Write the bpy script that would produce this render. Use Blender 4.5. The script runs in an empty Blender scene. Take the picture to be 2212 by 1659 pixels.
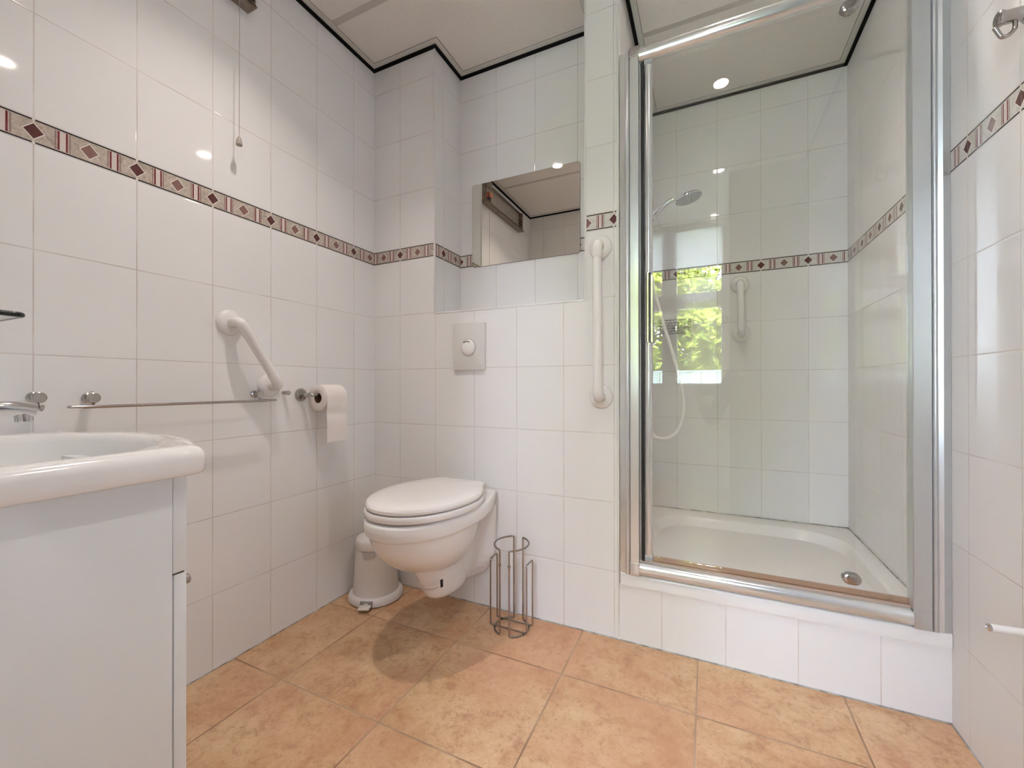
import bpy, bmesh, math, random
from mathutils import Vector, Matrix
from mathutils.bvhtree import BVHTree

random.seed(7)
S = bpy.context.scene
C = S.collection
PI = math.pi

# ---------------------------------------------------------------- camera
cam_d = bpy.data.cameras.new('camera')
cam = bpy.data.objects.new('camera', cam_d)
C.objects.link(cam)
cam_d.sensor_width = 36.0
cam_d.lens = 898.48 / 2212.0 * 36.0
cam_d.clip_start = 0.005
cam_d.clip_end = 100
YAW, PITCH, ROLL = -0.4377, 0.0024, -0.001
fw = Vector((math.sin(YAW) * math.cos(PITCH), math.cos(YAW) * math.cos(PITCH), math.sin(PITCH)))
rt = Vector((math.cos(YAW), -math.sin(YAW), 0))
up = rt.cross(fw)
rt2 = rt * math.cos(ROLL) + up * math.sin(ROLL)
up2 = -rt * math.sin(ROLL) + up * math.cos(ROLL)
cam.matrix_world = Matrix(((rt2.x, up2.x, -fw.x, 1.4615), (rt2.y, up2.y, -fw.y, -1.545), (rt2.z, up2.z, -fw.z, 0.9314), (0, 0, 0, 1)))
S.camera = cam

# ---------------------------------------------------------------- world, sun, exposure
w = bpy.data.worlds.new('sky')
S.world = w
w.use_nodes = True
wn = w.node_tree
bg = wn.nodes['Background']
bg.inputs[0].default_value = (0.74, 0.80, 1.0, 1)
bg.inputs[1].default_value = 55.0
sd = bpy.data.lights.new('sun', 'SUN')
sd.energy = 200.0
sd.angle = 0.01
sd.color = (1.0, 0.95, 0.86)
sun = bpy.data.objects.new('sun', sd)
C.objects.link(sun)
sun.rotation_euler = Vector((-0.25, -0.75, -0.62)).to_track_quat('-Z', 'Y').to_euler()
pd = bpy.data.lights.new('window_portal', 'AREA')
pd.shape = 'RECTANGLE'; pd.size = 0.98; pd.size_y = 1.52
pd.cycles.is_portal = True
po = bpy.data.objects.new('window_portal', pd)
C.objects.link(po)
po.location = (1.10, -2.86, 1.68)
po.rotation_euler = (PI / 2, 0, PI)
pd2 = bpy.data.lights.new('added_window_portal', 'AREA')  # guides sky sampling through the added passage window
pd2.shape = 'RECTANGLE'; pd2.size = 0.56; pd2.size_y = 0.66
pd2.cycles.is_portal = True
po2 = bpy.data.objects.new('added_window_portal', pd2)
C.objects.link(po2)
po2.location = (3.38, -1.50, 1.37)
po2.rotation_euler = (0, PI / 2, 0)
S.view_settings.view_transform = 'Standard'
S.view_settings.look = 'None'
S.view_settings.gamma = 1
S.view_settings.use_curve_mapping = False
S.view_settings.exposure = 0.04
S.cycles.max_bounces = 10
S.cycles.diffuse_bounces = 6
S.cycles.adaptive_threshold = 0.02
S.cycles.glossy_bounces = 6
S.cycles.transparent_max_bounces = 16
S.cycles.sample_clamp_indirect = 14.0
S.cycles.blur_glossy = 0.5
S.cycles.use_denoising = True

LAMP_W = 2.8
LAMP_COL = (1.0, 0.885, 0.81)

# ---------------------------------------------------------------- node helpers
class NT:
    def __init__(self, name):
        self.m = bpy.data.materials.new(name)
        self.m.use_nodes = True
        self.t = self.m.node_tree
        self.p = self.t.nodes['Principled BSDF']
        self.out = self.t.nodes['Material Output']
    def n(self, typ, **kw):
        nd = self.t.nodes.new(typ)
        for k, v in kw.items(): setattr(nd, k, v)
        return nd
    def set(self, sock, v):
        if isinstance(v, bpy.types.NodeSocket): self.t.links.new(v, sock)
        elif isinstance(v, (tuple, list)) and len(v) == 3 and len(sock.default_value) == 4: sock.default_value = (*v, 1)
        else: sock.default_value = v
    def math(self, op, a, b=None, c=None):
        nd = self.n('ShaderNodeMath', operation=op)
        self.set(nd.inputs[0], a)
        if b is not None: self.set(nd.inputs[1], b)
        if c is not None: self.set(nd.inputs[2], c)
        return nd.outputs[0]
    def mix(self, f, a, b):
        nd = self.n('ShaderNodeMix', data_type='RGBA')
        self.set(nd.inputs[0], f); self.set(nd.inputs[6], a); self.set(nd.inputs[7], b)
        return nd.outputs[2]
    def mixf(self, f, a, b):
        nd = self.n('ShaderNodeMix', data_type='FLOAT')
        self.set(nd.inputs[0], f); self.set(nd.inputs[2], a); self.set(nd.inputs[3], b)
        return nd.outputs[0]
    def noise(self, scale, detail=2, rough=0.5, vec=None, dist=0.0):
        nd = self.n('ShaderNodeTexNoise')
        nd.inputs['Scale'].default_value = scale
        nd.inputs['Detail'].default_value = detail
        nd.inputs['Roughness'].default_value = rough
        nd.inputs['Distortion'].default_value = dist
        if vec is not None: self.t.links.new(vec, nd.inputs['Vector'])
        return nd.outputs[0]
    def pos(self):
        g = self.n('ShaderNodeNewGeometry')
        s = self.n('ShaderNodeSeparateXYZ')
        self.t.links.new(g.outputs['Position'], s.inputs[0])
        return g, s
    def ramp(self, f, a, b):
        nd = self.n('ShaderNodeMapRange')
        self.set(nd.inputs[0], f); nd.inputs[1].default_value = a; nd.inputs[2].default_value = b
        return nd.outputs[0]
    def bump(self, h, strength, dist=0.001):
        nd = self.n('ShaderNodeBump')
        nd.inputs['Strength'].default_value = strength
        nd.inputs['Distance'].default_value = dist
        self.t.links.new(h, nd.inputs['Height'])
        return nd.outputs[0]

def simple(name, col, rough=0.4, metal=0.0, coat=0.0, spec=0.5, noise=0.0, nscale=30, bump=0.0, trans=0.0, sss=0.0):
    k = NT(name)
    base = col
    if noise:
        g, s = k.pos()
        nz = k.noise(nscale, 3, 0.6, g.outputs['Position'])
        dk = tuple(c * (1 - noise) for c in col)
        base = k.mix(k.ramp(nz, 0.35, 0.65), col, dk)
    k.set(k.p.inputs['Base Color'], base)
    k.p.inputs['Roughness'].default_value = rough
    k.p.inputs['Metallic'].default_value = metal
    k.p.inputs['Coat Weight'].default_value = coat
    k.p.inputs['Coat Roughness'].default_value = 0.04
    k.p.inputs['Specular IOR Level'].default_value = spec
    if bump:
        g, s = k.pos()
        k.t.links.new(k.bump(k.noise(nscale * 4, 2, 0.5, g.outputs['Position']), bump), k.p.inputs['Normal'])
    return k.m

def emit(name, col, st):
    k = NT(name)
    k.p.inputs['Base Color'].default_value = (0.8, 0.8, 0.8, 1)
    k.set(k.p.inputs['Emission Color'], col)
    k.p.inputs['Emission Strength'].default_value = st
    return k.m

def tile_mat(name, phx, phy, light=False, rows=True, rowtop=None):
    """20 x 25 cm white glazed wall tiles with a decorated border course."""
    k = NT(name)
    g, s = k.pos()
    sn = k.n('ShaderNodeSeparateXYZ'); k.t.links.new(g.outputs['Normal'], sn.inputs[0])
    isx = k.math('GREATER_THAN', k.math('ABSOLUTE', sn.outputs[0]), 0.5)
    u = k.mixf(isx, k.math('SUBTRACT', s.outputs[0], phx), k.math('SUBTRACT', s.outputs[1], phy))
    z = s.outputs[2]
    fu = k.math('FRACT', k.math('DIVIDE', u, 0.2))
    du = k.math('MULTIPLY', k.math('SUBTRACT', 0.5, k.math('ABSOLUTE', k.math('SUBTRACT', fu, 0.5))), 0.2)
    above = k.math('GREATER_THAN', z, 1.542)
    v = k.mixf(above, k.math('SUBTRACT', 1.5111, z), k.math('SUBTRACT', z, 1.5732))
    av = k.math('ABSOLUTE', v)
    fv = k.math('FRACT', k.math('DIVIDE', v, 0.2529))
    dv = k.math('MULTIPLY', k.math('SUBTRACT', 0.5, k.math('ABSOLUTE', k.math('SUBTRACT', fv, 0.5))), 0.2529)
    inb = k.math('MULTIPLY', k.math('GREATER_THAN', z, 1.5111), k.math('LESS_THAN', z, 1.5732))
    outb = k.math('SUBTRACT', 1.0, inb)
    if not rows: dv = k.math('ADD', 1.0, 0.0)
    dmin = k.math('MINIMUM', du, dv)
    GW = 0.0011
    grout = k.ramp(dmin, GW + 0.0006, GW - 0.0004)
    grout_tile = k.math('MULTIPLY', grout, outb)
    edge = k.ramp(dmin, 0.0, 0.0035)
    # tile colour with faint per-tile difference
    cell = k.n('ShaderNodeCombineXYZ')
    k.t.links.new(k.math('FLOOR', k.math('DIVIDE', u, 0.2)), cell.inputs[0])
    k.t.links.new(k.math('FLOOR', k.math('ADD', k.math('DIVIDE', v, 0.2529), k.math('MULTIPLY', above, 20))), cell.inputs[1])
    wn_ = k.n('ShaderNodeTexWhiteNoise', noise_dimensions='3D'); k.t.links.new(cell.outputs[0], wn_.inputs[0])
    tcol = k.mix(wn_.outputs[0], (0.85, 0.845, 0.835), (0.83, 0.825, 0.815))
    nzg = k.noise(9, 2, 0.5, g.outputs['Position'])
    gcol = k.mix(k.ramp(nzg, 0.35, 0.65), (0.70, 0.66, 0.62), (0.54, 0.49, 0.45))
    col = k.mix(grout_tile, tcol, gcol)
    # border course
    zc = k.math('ABSOLUTE', k.math('SUBTRACT', z, 1.54215))
    fd = k.math('FRACT', k.math('ADD', k.math('DIVIDE', u, 0.1), 0.5))
    dd = k.math('MULTIPLY', k.math('ABSOLUTE', k.math('SUBTRACT', fd, 0.5)), 0.1)
    dia = k.math('ADD', k.math('MULTIPLY', dd, 1.08), zc)
    sst = k.math('SUBTRACT', 0.05, dd)
    mar = k.noise(60, 4, 0.65, g.outputs['Position'], 1.5)
    if light:
        c1, c2 = (0.72, 0.70, 0.66), (0.55, 0.52, 0.47)  # paler border ground on the daylit walls, daylight put into the colour
    else:
        c1, c2 = (0.62, 0.54, 0.47), (0.36, 0.30, 0.24)
    bcol = k.mix(k.ramp(mar, 0.35, 0.7), c1, c2)
    zin = k.math('LESS_THAN', zc, 0.0235)
    def band(a, b): return k.math('MULTIPLY', zin, k.math('MULTIPLY', k.math('GREATER_THAN', sst, a), k.math('LESS_THAN', sst, b)))
    mar2 = k.noise(180, 3, 0.7, g.outputs['Position'], 2.0)
    m2 = k.ramp(mar2, 0.3, 0.75)
    bcol = k.mix(k.math('MULTIPLY', zin, k.math('LESS_THAN', sst, 0.0055)), bcol, (0.70, 0.62, 0.58))
    bcol = k.mix(band(0.0055, 0.0092), bcol, k.mix(m2, (0.13, 0.012, 0.015), (0.24, 0.045, 0.05)))
    bcol = k.mix(band(0.0115, 0.0145), bcol, k.mix(m2, (0.26, 0.16, 0.14), (0.38, 0.29, 0.26)))
    bcol = k.mix(k.math('LESS_THAN', dia, 0.0215), bcol, (0.78, 0.74, 0.69))
    alt = k.math('GREATER_THAN', k.math('ABSOLUTE', k.math('SUBTRACT', fu, 0.5)), 0.25)
    dcol = k.mix(alt, k.mix(m2, (0.20, 0.10, 0.085), (0.30, 0.19, 0.16)), k.mix(m2, (0.075, 0.018, 0.018), (0.17, 0.075, 0.07)))
    bcol = k.mix(k.math('LESS_THAN', dia, 0.0185), bcol, dcol)
    line = k.math('MULTIPLY', k.math('GREATER_THAN', zc, 0.0256), k.math('LESS_THAN', zc, 0.0292))
    bcol = k.mix(k.math('GREATER_THAN', zc, 0.0262), bcol, (0.72, 0.70, 0.67))
    lj = k.math('MULTIPLY', line, k.math('GREATER_THAN', du, 0.0028))
    bcol = k.mix(lj, bcol, (0.012, 0.010, 0.016))
    jw = k.math('MULTIPLY', k.math('LESS_THAN', du, 0.0010), k.math('GREATER_THAN', dia, 0.0185))
    bcol = k.mix(jw, bcol, (0.74, 0.70, 0.66))
    col = k.mix(inb, col, bcol)
    k.t.links.new(col, k.p.inputs['Base Color'])
    k.t.links.new(k.mixf(grout_tile, 0.055, 0.6), k.p.inputs['Roughness'])
    k.p.inputs['Specular IOR Level'].default_value = 0.5
    wav = k.noise(7, 1, 0.5, g.outputs['Position'])
    h = k.math('ADD', k.math('MULTIPLY', edge, 0.9), k.math('MULTIPLY', wav, 0.16))
    k.t.links.new(k.bump(h, 0.22, 0.0016), k.p.inputs['Normal'])
    return k.m

def floor_mat():
    k = NT('floor_stoneware')
    g, s = k.pos()
    P = g.outputs['Position']
    F = 0.3972
    u = k.math('ADD', s.outputs[0], 0.1561 + 3 * F); v = k.math('ADD', s.outputs[1], 0.2622 + 12 * F)
    def dj(a):
        f = k.math('FRACT', k.math('DIVIDE', a, F))
        return k.math('MULTIPLY', k.math('SUBTRACT', 0.5, k.math('ABSOLUTE', k.math('SUBTRACT', f, 0.5))), F)
    dm = k.math('MINIMUM', dj(u), dj(v))
    wob = k.noise(40, 2, 0.5, P)
    dm2 = k.math('ADD', dm, k.math('MULTIPLY', k.math('SUBTRACT', wob, 0.5), 0.0016))
    gr = k.ramp(dm2, 0.0031, 0.0017)
    cell = k.n('ShaderNodeCombineXYZ')
    k.t.links.new(k.math('FLOOR', k.math('DIVIDE', u, F)), cell.inputs[0])
    k.t.links.new(k.math('FLOOR', k.math('DIVIDE', v, F)), cell.inputs[1])
    wn_ = k.n('ShaderNodeTexWhiteNoise', noise_dimensions='3D'); k.t.links.new(cell.outputs[0], wn_.inputs[0])
    off = k.n('ShaderNodeVectorMath', operation='SCALE'); k.t.links.new(wn_.outputs[1], off.inputs[0]); off.inputs['Scale'].default_value = 7
    ad = k.n('ShaderNodeVectorMath', operation='ADD'); k.t.links.new(P, ad.inputs[0]); k.t.links.new(off.outputs[0], ad.inputs[1])
    V = ad.outputs[0]
    n1 = k.noise(6.5, 6, 0.66, V, 0.35)
    n2 = k.noise(19, 9, 0.78, V, 0.35)
    n3 = k.noise(75, 5, 0.75, V, 0.3)
    c = k.mix(k.ramp(n1, 0.34, 0.68), (0.68, 0.475, 0.285), (0.52, 0.30, 0.152))
    c = k.mix(k.math('MULTIPLY', k.ramp(n2, 0.50, 0.68), 0.85), c, (0.37, 0.19, 0.10))
    c = k.mix(k.math('MULTIPLY', k.ramp(n2, 0.46, 0.28), 0.6), c, (0.76, 0.57, 0.37))
    c = k.mix(k.math('MULTIPLY', k.ramp(n3, 0.53, 0.66), 0.55), c, (0.38, 0.20, 0.11))
    n4 = k.noise(3.1, 2, 0.5, V)
    c = k.mix(k.math('MULTIPLY', k.ramp(n4, 0.45, 0.65), 0.5), c, (0.55, 0.28, 0.17))
    gcol = k.mix(k.ramp(k.noise(4, 2, 0.5, P), 0.4, 0.6), (0.27, 0.165, 0.10), (0.46, 0.33, 0.22))
    c = k.mix(gr, c, gcol)
    k.t.links.new(c, k.p.inputs['Base Color'])
    k.t.links.new(k.mixf(gr, k.mixf(n2, 0.30, 0.46), 0.85), k.p.inputs['Roughness'])
    k.p.inputs['Specular IOR Level'].default_value = 0.4
    h = k.math('ADD', k.math('MULTIPLY', k.ramp(dm2, 0.0, 0.005), 1.2), k.math('MULTIPLY', n2, 0.5))
    k.t.links.new(k.bump(h, 0.35, 0.002), k.p.inputs['Normal'])
    return k.m

def glass_mat(name, tint=(0.985, 0.985, 0.98), refl=1.0):
    """thin clear pane: each face mirrors by Fresnel and lets the rest straight through"""
    k = NT(name)
    k.t.nodes.remove(k.p)
    tr = k.n('ShaderNodeBsdfTransparent'); tr.inputs[0].default_value = (*tint, 1)
    gl = k.n('ShaderNodeBsdfGlossy'); gl.inputs['Roughness'].default_value = 0.0; gl.inputs[0].default_value = (1, 1, 1, 1)
    fr = k.n('ShaderNodeFresnel'); fr.inputs[0].default_value = 1.5
    g = k.n('ShaderNodeNewGeometry')
    # same Fresnel from both sides of each face
    ior = k.mixf(g.outputs['Backfacing'], 1.5, 1.0 / 1.5)
    k.t.links.new(ior, fr.inputs[0])
    mx = k.n('ShaderNodeMixShader')
    k.t.links.new(k.math('MINIMUM', k.math('MULTIPLY', fr.outputs[0], refl), 1.0), mx.inputs[0])
    k.t.links.new(tr.outputs[0], mx.inputs[1]); k.t.links.new(gl.outputs[0], mx.inputs[2])
    k.t.links.new(mx.outputs[0], k.out.inputs[0])
    return k.m

M = {}
M['tile_left'] = tile_mat('glazed_tile_left', 0.1596, -0.1288)
M['tile_back'] = tile_mat('glazed_tile_back', 0.1596, 0.0712)
M['tile_niche'] = tile_mat('glazed_tile_niche', 0.1530, 0.08, light=True)
M['tile_pillar'] = tile_mat('glazed_tile_pillar', 0.9530, 0.0, light=True)
M['tile_shower'] = tile_mat('glazed_tile_shower', 0.1137, -0.0830, light=True)
M['tile_right'] = tile_mat('glazed_tile_right', 0.1137, -0.0830, light=True)
M['tile_plinth'] = tile_mat('glazed_tile_plinth', 0.1173, 0.0, rows=False)
M['tile_rear'] = tile_mat('glazed_tile_rear', 0.13, 0.07)
M['floor'] = floor_mat()
M['ceiling'] = simple('ceiling_panel', (0.80, 0.77, 0.73), 0.7, noise=0.04, nscale=90, bump=0.1)
M['seam'] = simple('ceiling_joint', (0.56, 0.53, 0.49), 0.6)
M['profile'] = simple('ceiling_profile', (0.66, 0.66, 0.62), 0.5)
M['black'] = simple('shadow_gap_black', (0.004, 0.005, 0.005), 0.7, spec=0.15)
M['pvc'] = simple('white_edge_trim', (0.78, 0.77, 0.75), 0.3)
M['porcelain'] = simple('white_porcelain', (0.88, 0.875, 0.87), 0.12, coat=0.6)
M['seat'] = simple('toilet_seat_plastic', (0.87, 0.85, 0.835), 0.14, coat=0.4)
M['plastic'] = simple('white_plastic', (0.76, 0.735, 0.715), 0.38, noise=0.02)
M['plastic2'] = simple('white_nylon_rail', (0.82, 0.80, 0.785), 0.22, coat=0.2)
M['plate'] = simple('flush_plate_plastic', (0.70, 0.69, 0.66), 0.3)
M['lam'] = simple('cabinet_laminate', (0.80, 0.835, 0.85), 0.42)
M['lamdark'] = simple('cabinet_gap', (0.10, 0.09, 0.08), 0.8)
M['chrome'] = simple('chrome', (0.66, 0.66, 0.67), 0.07, metal=1.0)
M['chrome_dull'] = simple('worn_chrome', (0.46, 0.44, 0.43), 0.20, metal=1.0)
M['knob'] = simple('satin_knob', (0.36, 0.32, 0.31), 0.4, metal=0.7)
M['alu'] = simple('polished_aluminium', (0.78, 0.80, 0.82), 0.20, metal=0.72)
M['alu2'] = simple('satin_aluminium', (0.66, 0.69, 0.71), 0.30, metal=0.8)
M['steel'] = simple('dark_wire_steel', (0.33, 0.30, 0.27), 0.22, metal=1.0)
M['rubber'] = simple('black_rubber', (0.01, 0.01, 0.012), 0.5)
M['greyplastic'] = simple('grey_plastic_cap', (0.42, 0.44, 0.45), 0.4)
M['paper'] = simple('toilet_paper', (0.86, 0.80, 0.76), 0.95, noise=0.05, nscale=200, bump=0.15, spec=0.1)
M['card'] = simple('cardboard_core', (0.20, 0.11, 0.06), 0.9)
M['glass'] = glass_mat('clear_shower_glass')
M['wglass'] = glass_mat('window_glass', (0.99, 0.99, 0.99), 0.6)
M['shelfglass'] = glass_mat('shelf_glass', (0.93, 0.97, 0.95))
M['glassedge'] = simple('dark_glass_edge', (0.006, 0.012, 0.012), 0.12)
M['seal'] = simple('translucent_seal', (0.40, 0.30, 0.24), 0.3, coat=0.3)
M['silicone'] = simple('aged_silicone', (0.60, 0.60, 0.56), 0.5, noise=0.7, nscale=22)
M['tray'] = simple('acrylic_tray', (0.80, 0.79, 0.77), 0.2, coat=0.5)
M['hose'] = simple('white_hose', (0.90, 0.90, 0.89), 0.3)
M['bezel'] = simple('downlight_ring', (0.75, 0.72, 0.68), 0.3)
M['cord'] = simple('cord', (0.42, 0.34, 0.30), 0.8)
M['cordknob'] = simple('cord_knob', (0.36, 0.31, 0.27), 0.45)
M['lampmetal'] = simple('aged_lamp_metal', (0.34, 0.28, 0.22), 0.38, metal=0.6, noise=0.3, nscale=40)
M['lampback'] = simple('lamp_back_plate', (0.42, 0.38, 0.33), 0.5, noise=0.15, nscale=25)
M['red'] = simple('red_plastic', (0.55, 0.04, 0.03), 0.35)
M['copper'] = simple('copper_orange', (0.62, 0.24, 0.13), 0.35)
M['mirror'] = simple('mirror_silver', (0.80, 0.77, 0.71), 0.0, metal=1.0)
M['mirroredge'] = simple('mirror_edge', (0.30, 0.28, 0.25), 0.2, metal=0.6)
M['hinge'] = simple('hinge_plastic', (0.80, 0.79, 0.78), 0.3)
M['clearnub'] = simple('pale_rubber', (0.66, 0.62, 0.58), 0.4)
M['windowwood'] = simple('white_window_paint', (0.78, 0.80, 0.82), 0.3)
M['doorpaint'] = simple('dark_door_paint', (0.13, 0.115, 0.10), 0.4)
M['ink'] = simple('label_ink', (0.02, 0.02, 0.02), 0.6)
M['ink2'] = simple('label_grey_ink', (0.38, 0.34, 0.33), 0.6)
M['sticker'] = simple('sticker_paper', (0.84, 0.82, 0.81), 0.5)
M['fence'] = simple('pale_fence_paint', (0.62, 0.72, 0.66), 0.7, noise=0.15, nscale=8)
M['bark'] = simple('bark', (0.12, 0.09, 0.06), 0.9, noise=0.4, nscale=12)
M['grass'] = simple('grass', (0.10, 0.22, 0.05), 0.9, noise=0.4, nscale=6)

def net_mat():  # weakens the light of the added passage window
    k = NT('dimming_net')
    k.t.nodes.remove(k.p)
    t = k.n('ShaderNodeBsdfTranslucent'); t.inputs[0].default_value = (0.21, 0.22, 0.235, 1)
    d = k.n('ShaderNodeBsdfDiffuse'); d.inputs[0].default_value = (0.5, 0.5, 0.5, 1)
    mx = k.n('ShaderNodeMixShader'); mx.inputs[0].default_value = 0.85
    k.t.links.new(d.outputs[0], mx.inputs[1]); k.t.links.new(t.outputs[0], mx.inputs[2]); k.t.links.new(mx.outputs[0], k.out.inputs[0])
    return k.m
M['net'] = net_mat()

def blind_mat():
    k = NT('translucent_blind')
    k.t.nodes.remove(k.p)
    d = k.n('ShaderNodeBsdfDiffuse'); d.inputs[0].default_value = (0.78, 0.78, 0.82, 1)
    t = k.n('ShaderNodeBsdfTranslucent'); t.inputs[0].default_value = (0.88, 0.88, 0.95, 1)
    mx = k.n('ShaderNodeMixShader'); mx.inputs[0].default_value = 0.85
    k.t.links.new(d.outputs[0], mx.inputs[1]); k.t.links.new(t.outputs[0], mx.inputs[2]); k.t.links.new(mx.outputs[0], k.out.inputs[0])
    return k.m
M['blind'] = blind_mat()

def leaf_mat():
    k = NT('leaf_green')
    k.t.nodes.remove(k.p)
    g, s = k.pos()
    nz = k.ramp(k.noise(3.0, 4, 0.7, g.outputs['Position']), 0.35, 0.65)
    c = k.mix(nz, (0.10, 0.17, 0.02), (0.50, 0.58, 0.12))
    d = k.n('ShaderNodeBsdfDiffuse'); t = k.n('ShaderNodeBsdfTranslucent')
    k.t.links.new(c, d.inputs[0]); k.t.links.new(c, t.inputs[0])
    mx = k.n('ShaderNodeMixShader'); mx.inputs[0].default_value = 0.4
    k.t.links.new(d.outputs[0], mx.inputs[1]); k.t.links.new(t.outputs[0], mx.inputs[2]); k.t.links.new(mx.outputs[0], k.out.inputs[0])
    return k.m
M['leaf'] = leaf_mat()

# ---------------------------------------------------------------- mesh helpers
def B(): return bmesh.new()

def box(bm, a, b, bev=0.0, seg=2, mi=0):
    t = bmesh.new()
    bmesh.ops.create_cube(t, size=1)
    ca = [(a[i] + b[i]) / 2 for i in range(3)]; sz = [abs(b[i] - a[i]) for i in range(3)]
    for v in t.verts: v.co = Vector((v.co.x * sz[0] + ca[0], v.co.y * sz[1] + ca[1], v.co.z * sz[2] + ca[2]))
    if bev: bmesh.ops.bevel(t, geom=t.edges[:], offset=bev, segments=seg, profile=0.5, affect='EDGES')
    for f in t.faces: f.material_index = mi
    merge(bm, t)
    return bm

def merge(bm, t):
    me = bpy.data.meshes.new('tmp'); t.to_mesh(me); t.free(); bm.from_mesh(me); bpy.data.meshes.remove(me)

def frame_for(d):
    d = d.normalized()
    a = Vector((0, 0, 1)) if abs(d.z) < 0.9 else Vector((1, 0, 0))
    x = d.cross(a).normalized(); y = d.cross(x).normalized()
    return x, y

def fillet(pts, r, n=6, closed=False):
    pts = [Vector(p) for p in pts]
    out = []
    N = len(pts)
    rng = range(N) if closed else range(1, N - 1)
    if not closed: out.append(pts[0])
    for i in rng:
        p0, p, p1 = pts[(i - 1) % N], pts[i], pts[(i + 1) % N]
        rr = r[i] if isinstance(r, (list, tuple)) else r
        a = (p0 - p); b = (p1 - p)
        la, lb = a.length, b.length
        if rr <= 0 or la < 1e-6 or lb < 1e-6: out.append(p); continue
        t = min(rr, la * 0.49, lb * 0.49)
        A = p + a.normalized() * t; Bv = p + b.normalized() * t
        for k in range(n + 1):
            s = k / n
            out.append(A * (1 - s) ** 2 + p * 2 * s * (1 - s) + Bv * s * s)
    if not closed: out.append(pts[-1])
    return out

def tube(bm, pts, r, seg=12, closed=False, cap=True):
    pts = [Vector(p) for p in pts]
    q = [pts[0]]
    for p in pts[1:]:
        if (p - q[-1]).length > 1e-5: q.append(p)
    if closed and (q[0] - q[-1]).length < 1e-5: q.pop()
    pts = q; N = len(pts)
    rings = []
    x = None
    for i in range(N):
        if closed: d = pts[(i + 1) % N] - pts[i - 1]
        else: d = pts[min(i + 1, N - 1)] - pts[max(i - 1, 0)]
        d.normalize()
        if x is None: x, y = frame_for(d)
        else:
            x = (x - d * x.dot(d)).normalized(); y = d.cross(x).normalized()
        rr = r[i] if isinstance(r, (list, tuple)) else r
        rings.append([bm.verts.new(pts[i] + (x * math.cos(2 * PI * k / seg) + y * math.sin(2 * PI * k / seg)) * rr) for k in range(seg)])
    for i in range(N if closed else N - 1):
        a, b = rings[i], rings[(i + 1) % N]
        off = 0
        if closed and i == N - 1:
            off = min(range(seg), key=lambda o: (a[0].co - b[o].co).length)
        for k in range(seg):
            bm.faces.new((a[k], a[(k + 1) % seg], b[(k + 1 + off) % seg], b[(k + off) % seg]))
    if cap and not closed:
        bm.faces.new(list(reversed(rings[0]))); bm.faces.new(rings[-1])
    return bm

def lathe(bm, prof, origin, axis, seg=32, cap=True):
    """prof: list of (radius, distance along axis)"""
    o = Vector(origin); d = Vector(axis).normalized(); x, y = frame_for(d)
    rings = []
    for r, h in prof:
        if r < 1e-6: rings.append([bm.verts.new(o + d * h)])
        else: rings.append([bm.verts.new(o + d * h + (x * math.cos(2 * PI * k / seg) + y * math.sin(2 * PI * k / seg)) * r) for k in range(seg)])
    for a, b in zip(rings, rings[1:]):
        for k in range(seg):
            k1 = (k + 1) % seg
            if len(a) == 1 and len(b) == 1: continue
            if len(a) == 1: bm.faces.new((a[0], b[k1], b[k]))
            elif len(b) == 1: bm.faces.new((a[k], a[k1], b[0]))
            else: bm.faces.new((a[k], a[k1], b[k1], b[k]))
    if cap:
        if len(rings[0]) > 1: bm.faces.new(list(reversed(rings[0])))
        if len(rings[-1]) > 1: bm.faces.new(rings[-1])
    return bm

def loft(bm, loops, cap0=True, cap1=True):
    rings = [[bm.verts.new(Vector(p)) for p in L] for L in loops]
    n = len(rings[0])
    for a, b in zip(rings, rings[1:]):
        for k in range(n): bm.faces.new((a[k], a[(k + 1) % n], b[(k + 1) % n], b[k]))
    if cap0: bm.faces.new(list(reversed(rings[0])))
    if cap1: bm.faces.new(rings[-1])
    return bm

def obj(name, bm, m, parent=None, smooth=35, mats=None):
    bmesh.ops.recalc_face_normals(bm, faces=bm.faces[:])
    me = bpy.data.meshes.new(name)
    bm.to_mesh(me); bm.free()
    for mm in ([m] if not mats else mats): me.materials.append(M[mm] if isinstance(mm, str) else mm)
    if smooth:
        for p in me.polygons: p.use_smooth = True
        me.set_sharp_from_angle(angle=math.radians(smooth))
    o = bpy.data.objects.new(name, me)
    C.objects.link(o)
    if parent:
        o.parent = parent
        o.matrix_parent_inverse = parent.matrix_world.inverted()
    return o

def thing(name, label, cat, loc=(0, 0, 0), group=None):
    o = bpy.data.objects.new(name, None)
    o.empty_display_size = 0.05
    C.objects.link(o)
    o.location = loc
    o.matrix_world = Matrix.Translation(Vector(loc))
    o['label'] = label; o['category'] = cat
    if group: o['group'] = group
    return o

def tag(o, label, cat, group=None):
    o['label'] = label; o['category'] = cat
    if group: o['group'] = group
    return o

def struct(o):
    o['kind'] = 'structure'
    return o

def rrect(w, h, r, n=6):
    out = []
    for cx, cy, a0 in ((w / 2 - r, h / 2 - r, 0), (-w / 2 + r, h / 2 - r, 90), (-w / 2 + r, -h / 2 + r, 180), (w / 2 - r, -h / 2 + r, 270)):
        for k in range(n + 1):
            a = math.radians(a0 + 90 * k / n)
            out.append((cx + r * math.cos(a), cy + r * math.sin(a)))
    return out

# ================================================================= ROOM SHELL
H = 2.458
XW, YS, XR = 1.1750, 0.9160, 2.0690       # shower left wall, back wall, right wall
NX0, NX1, ND = 0.3553, 1.0450, 0.2200      # niche
LEDGE = 1.2571
YA = -1.5350                               # rear wall of the basin alcove
XP = 1.0500                                # end of that wall
YW = -2.7200                               # window wall
XD, YD = 1.6050, -1.8000                   # door wall corner

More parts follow.
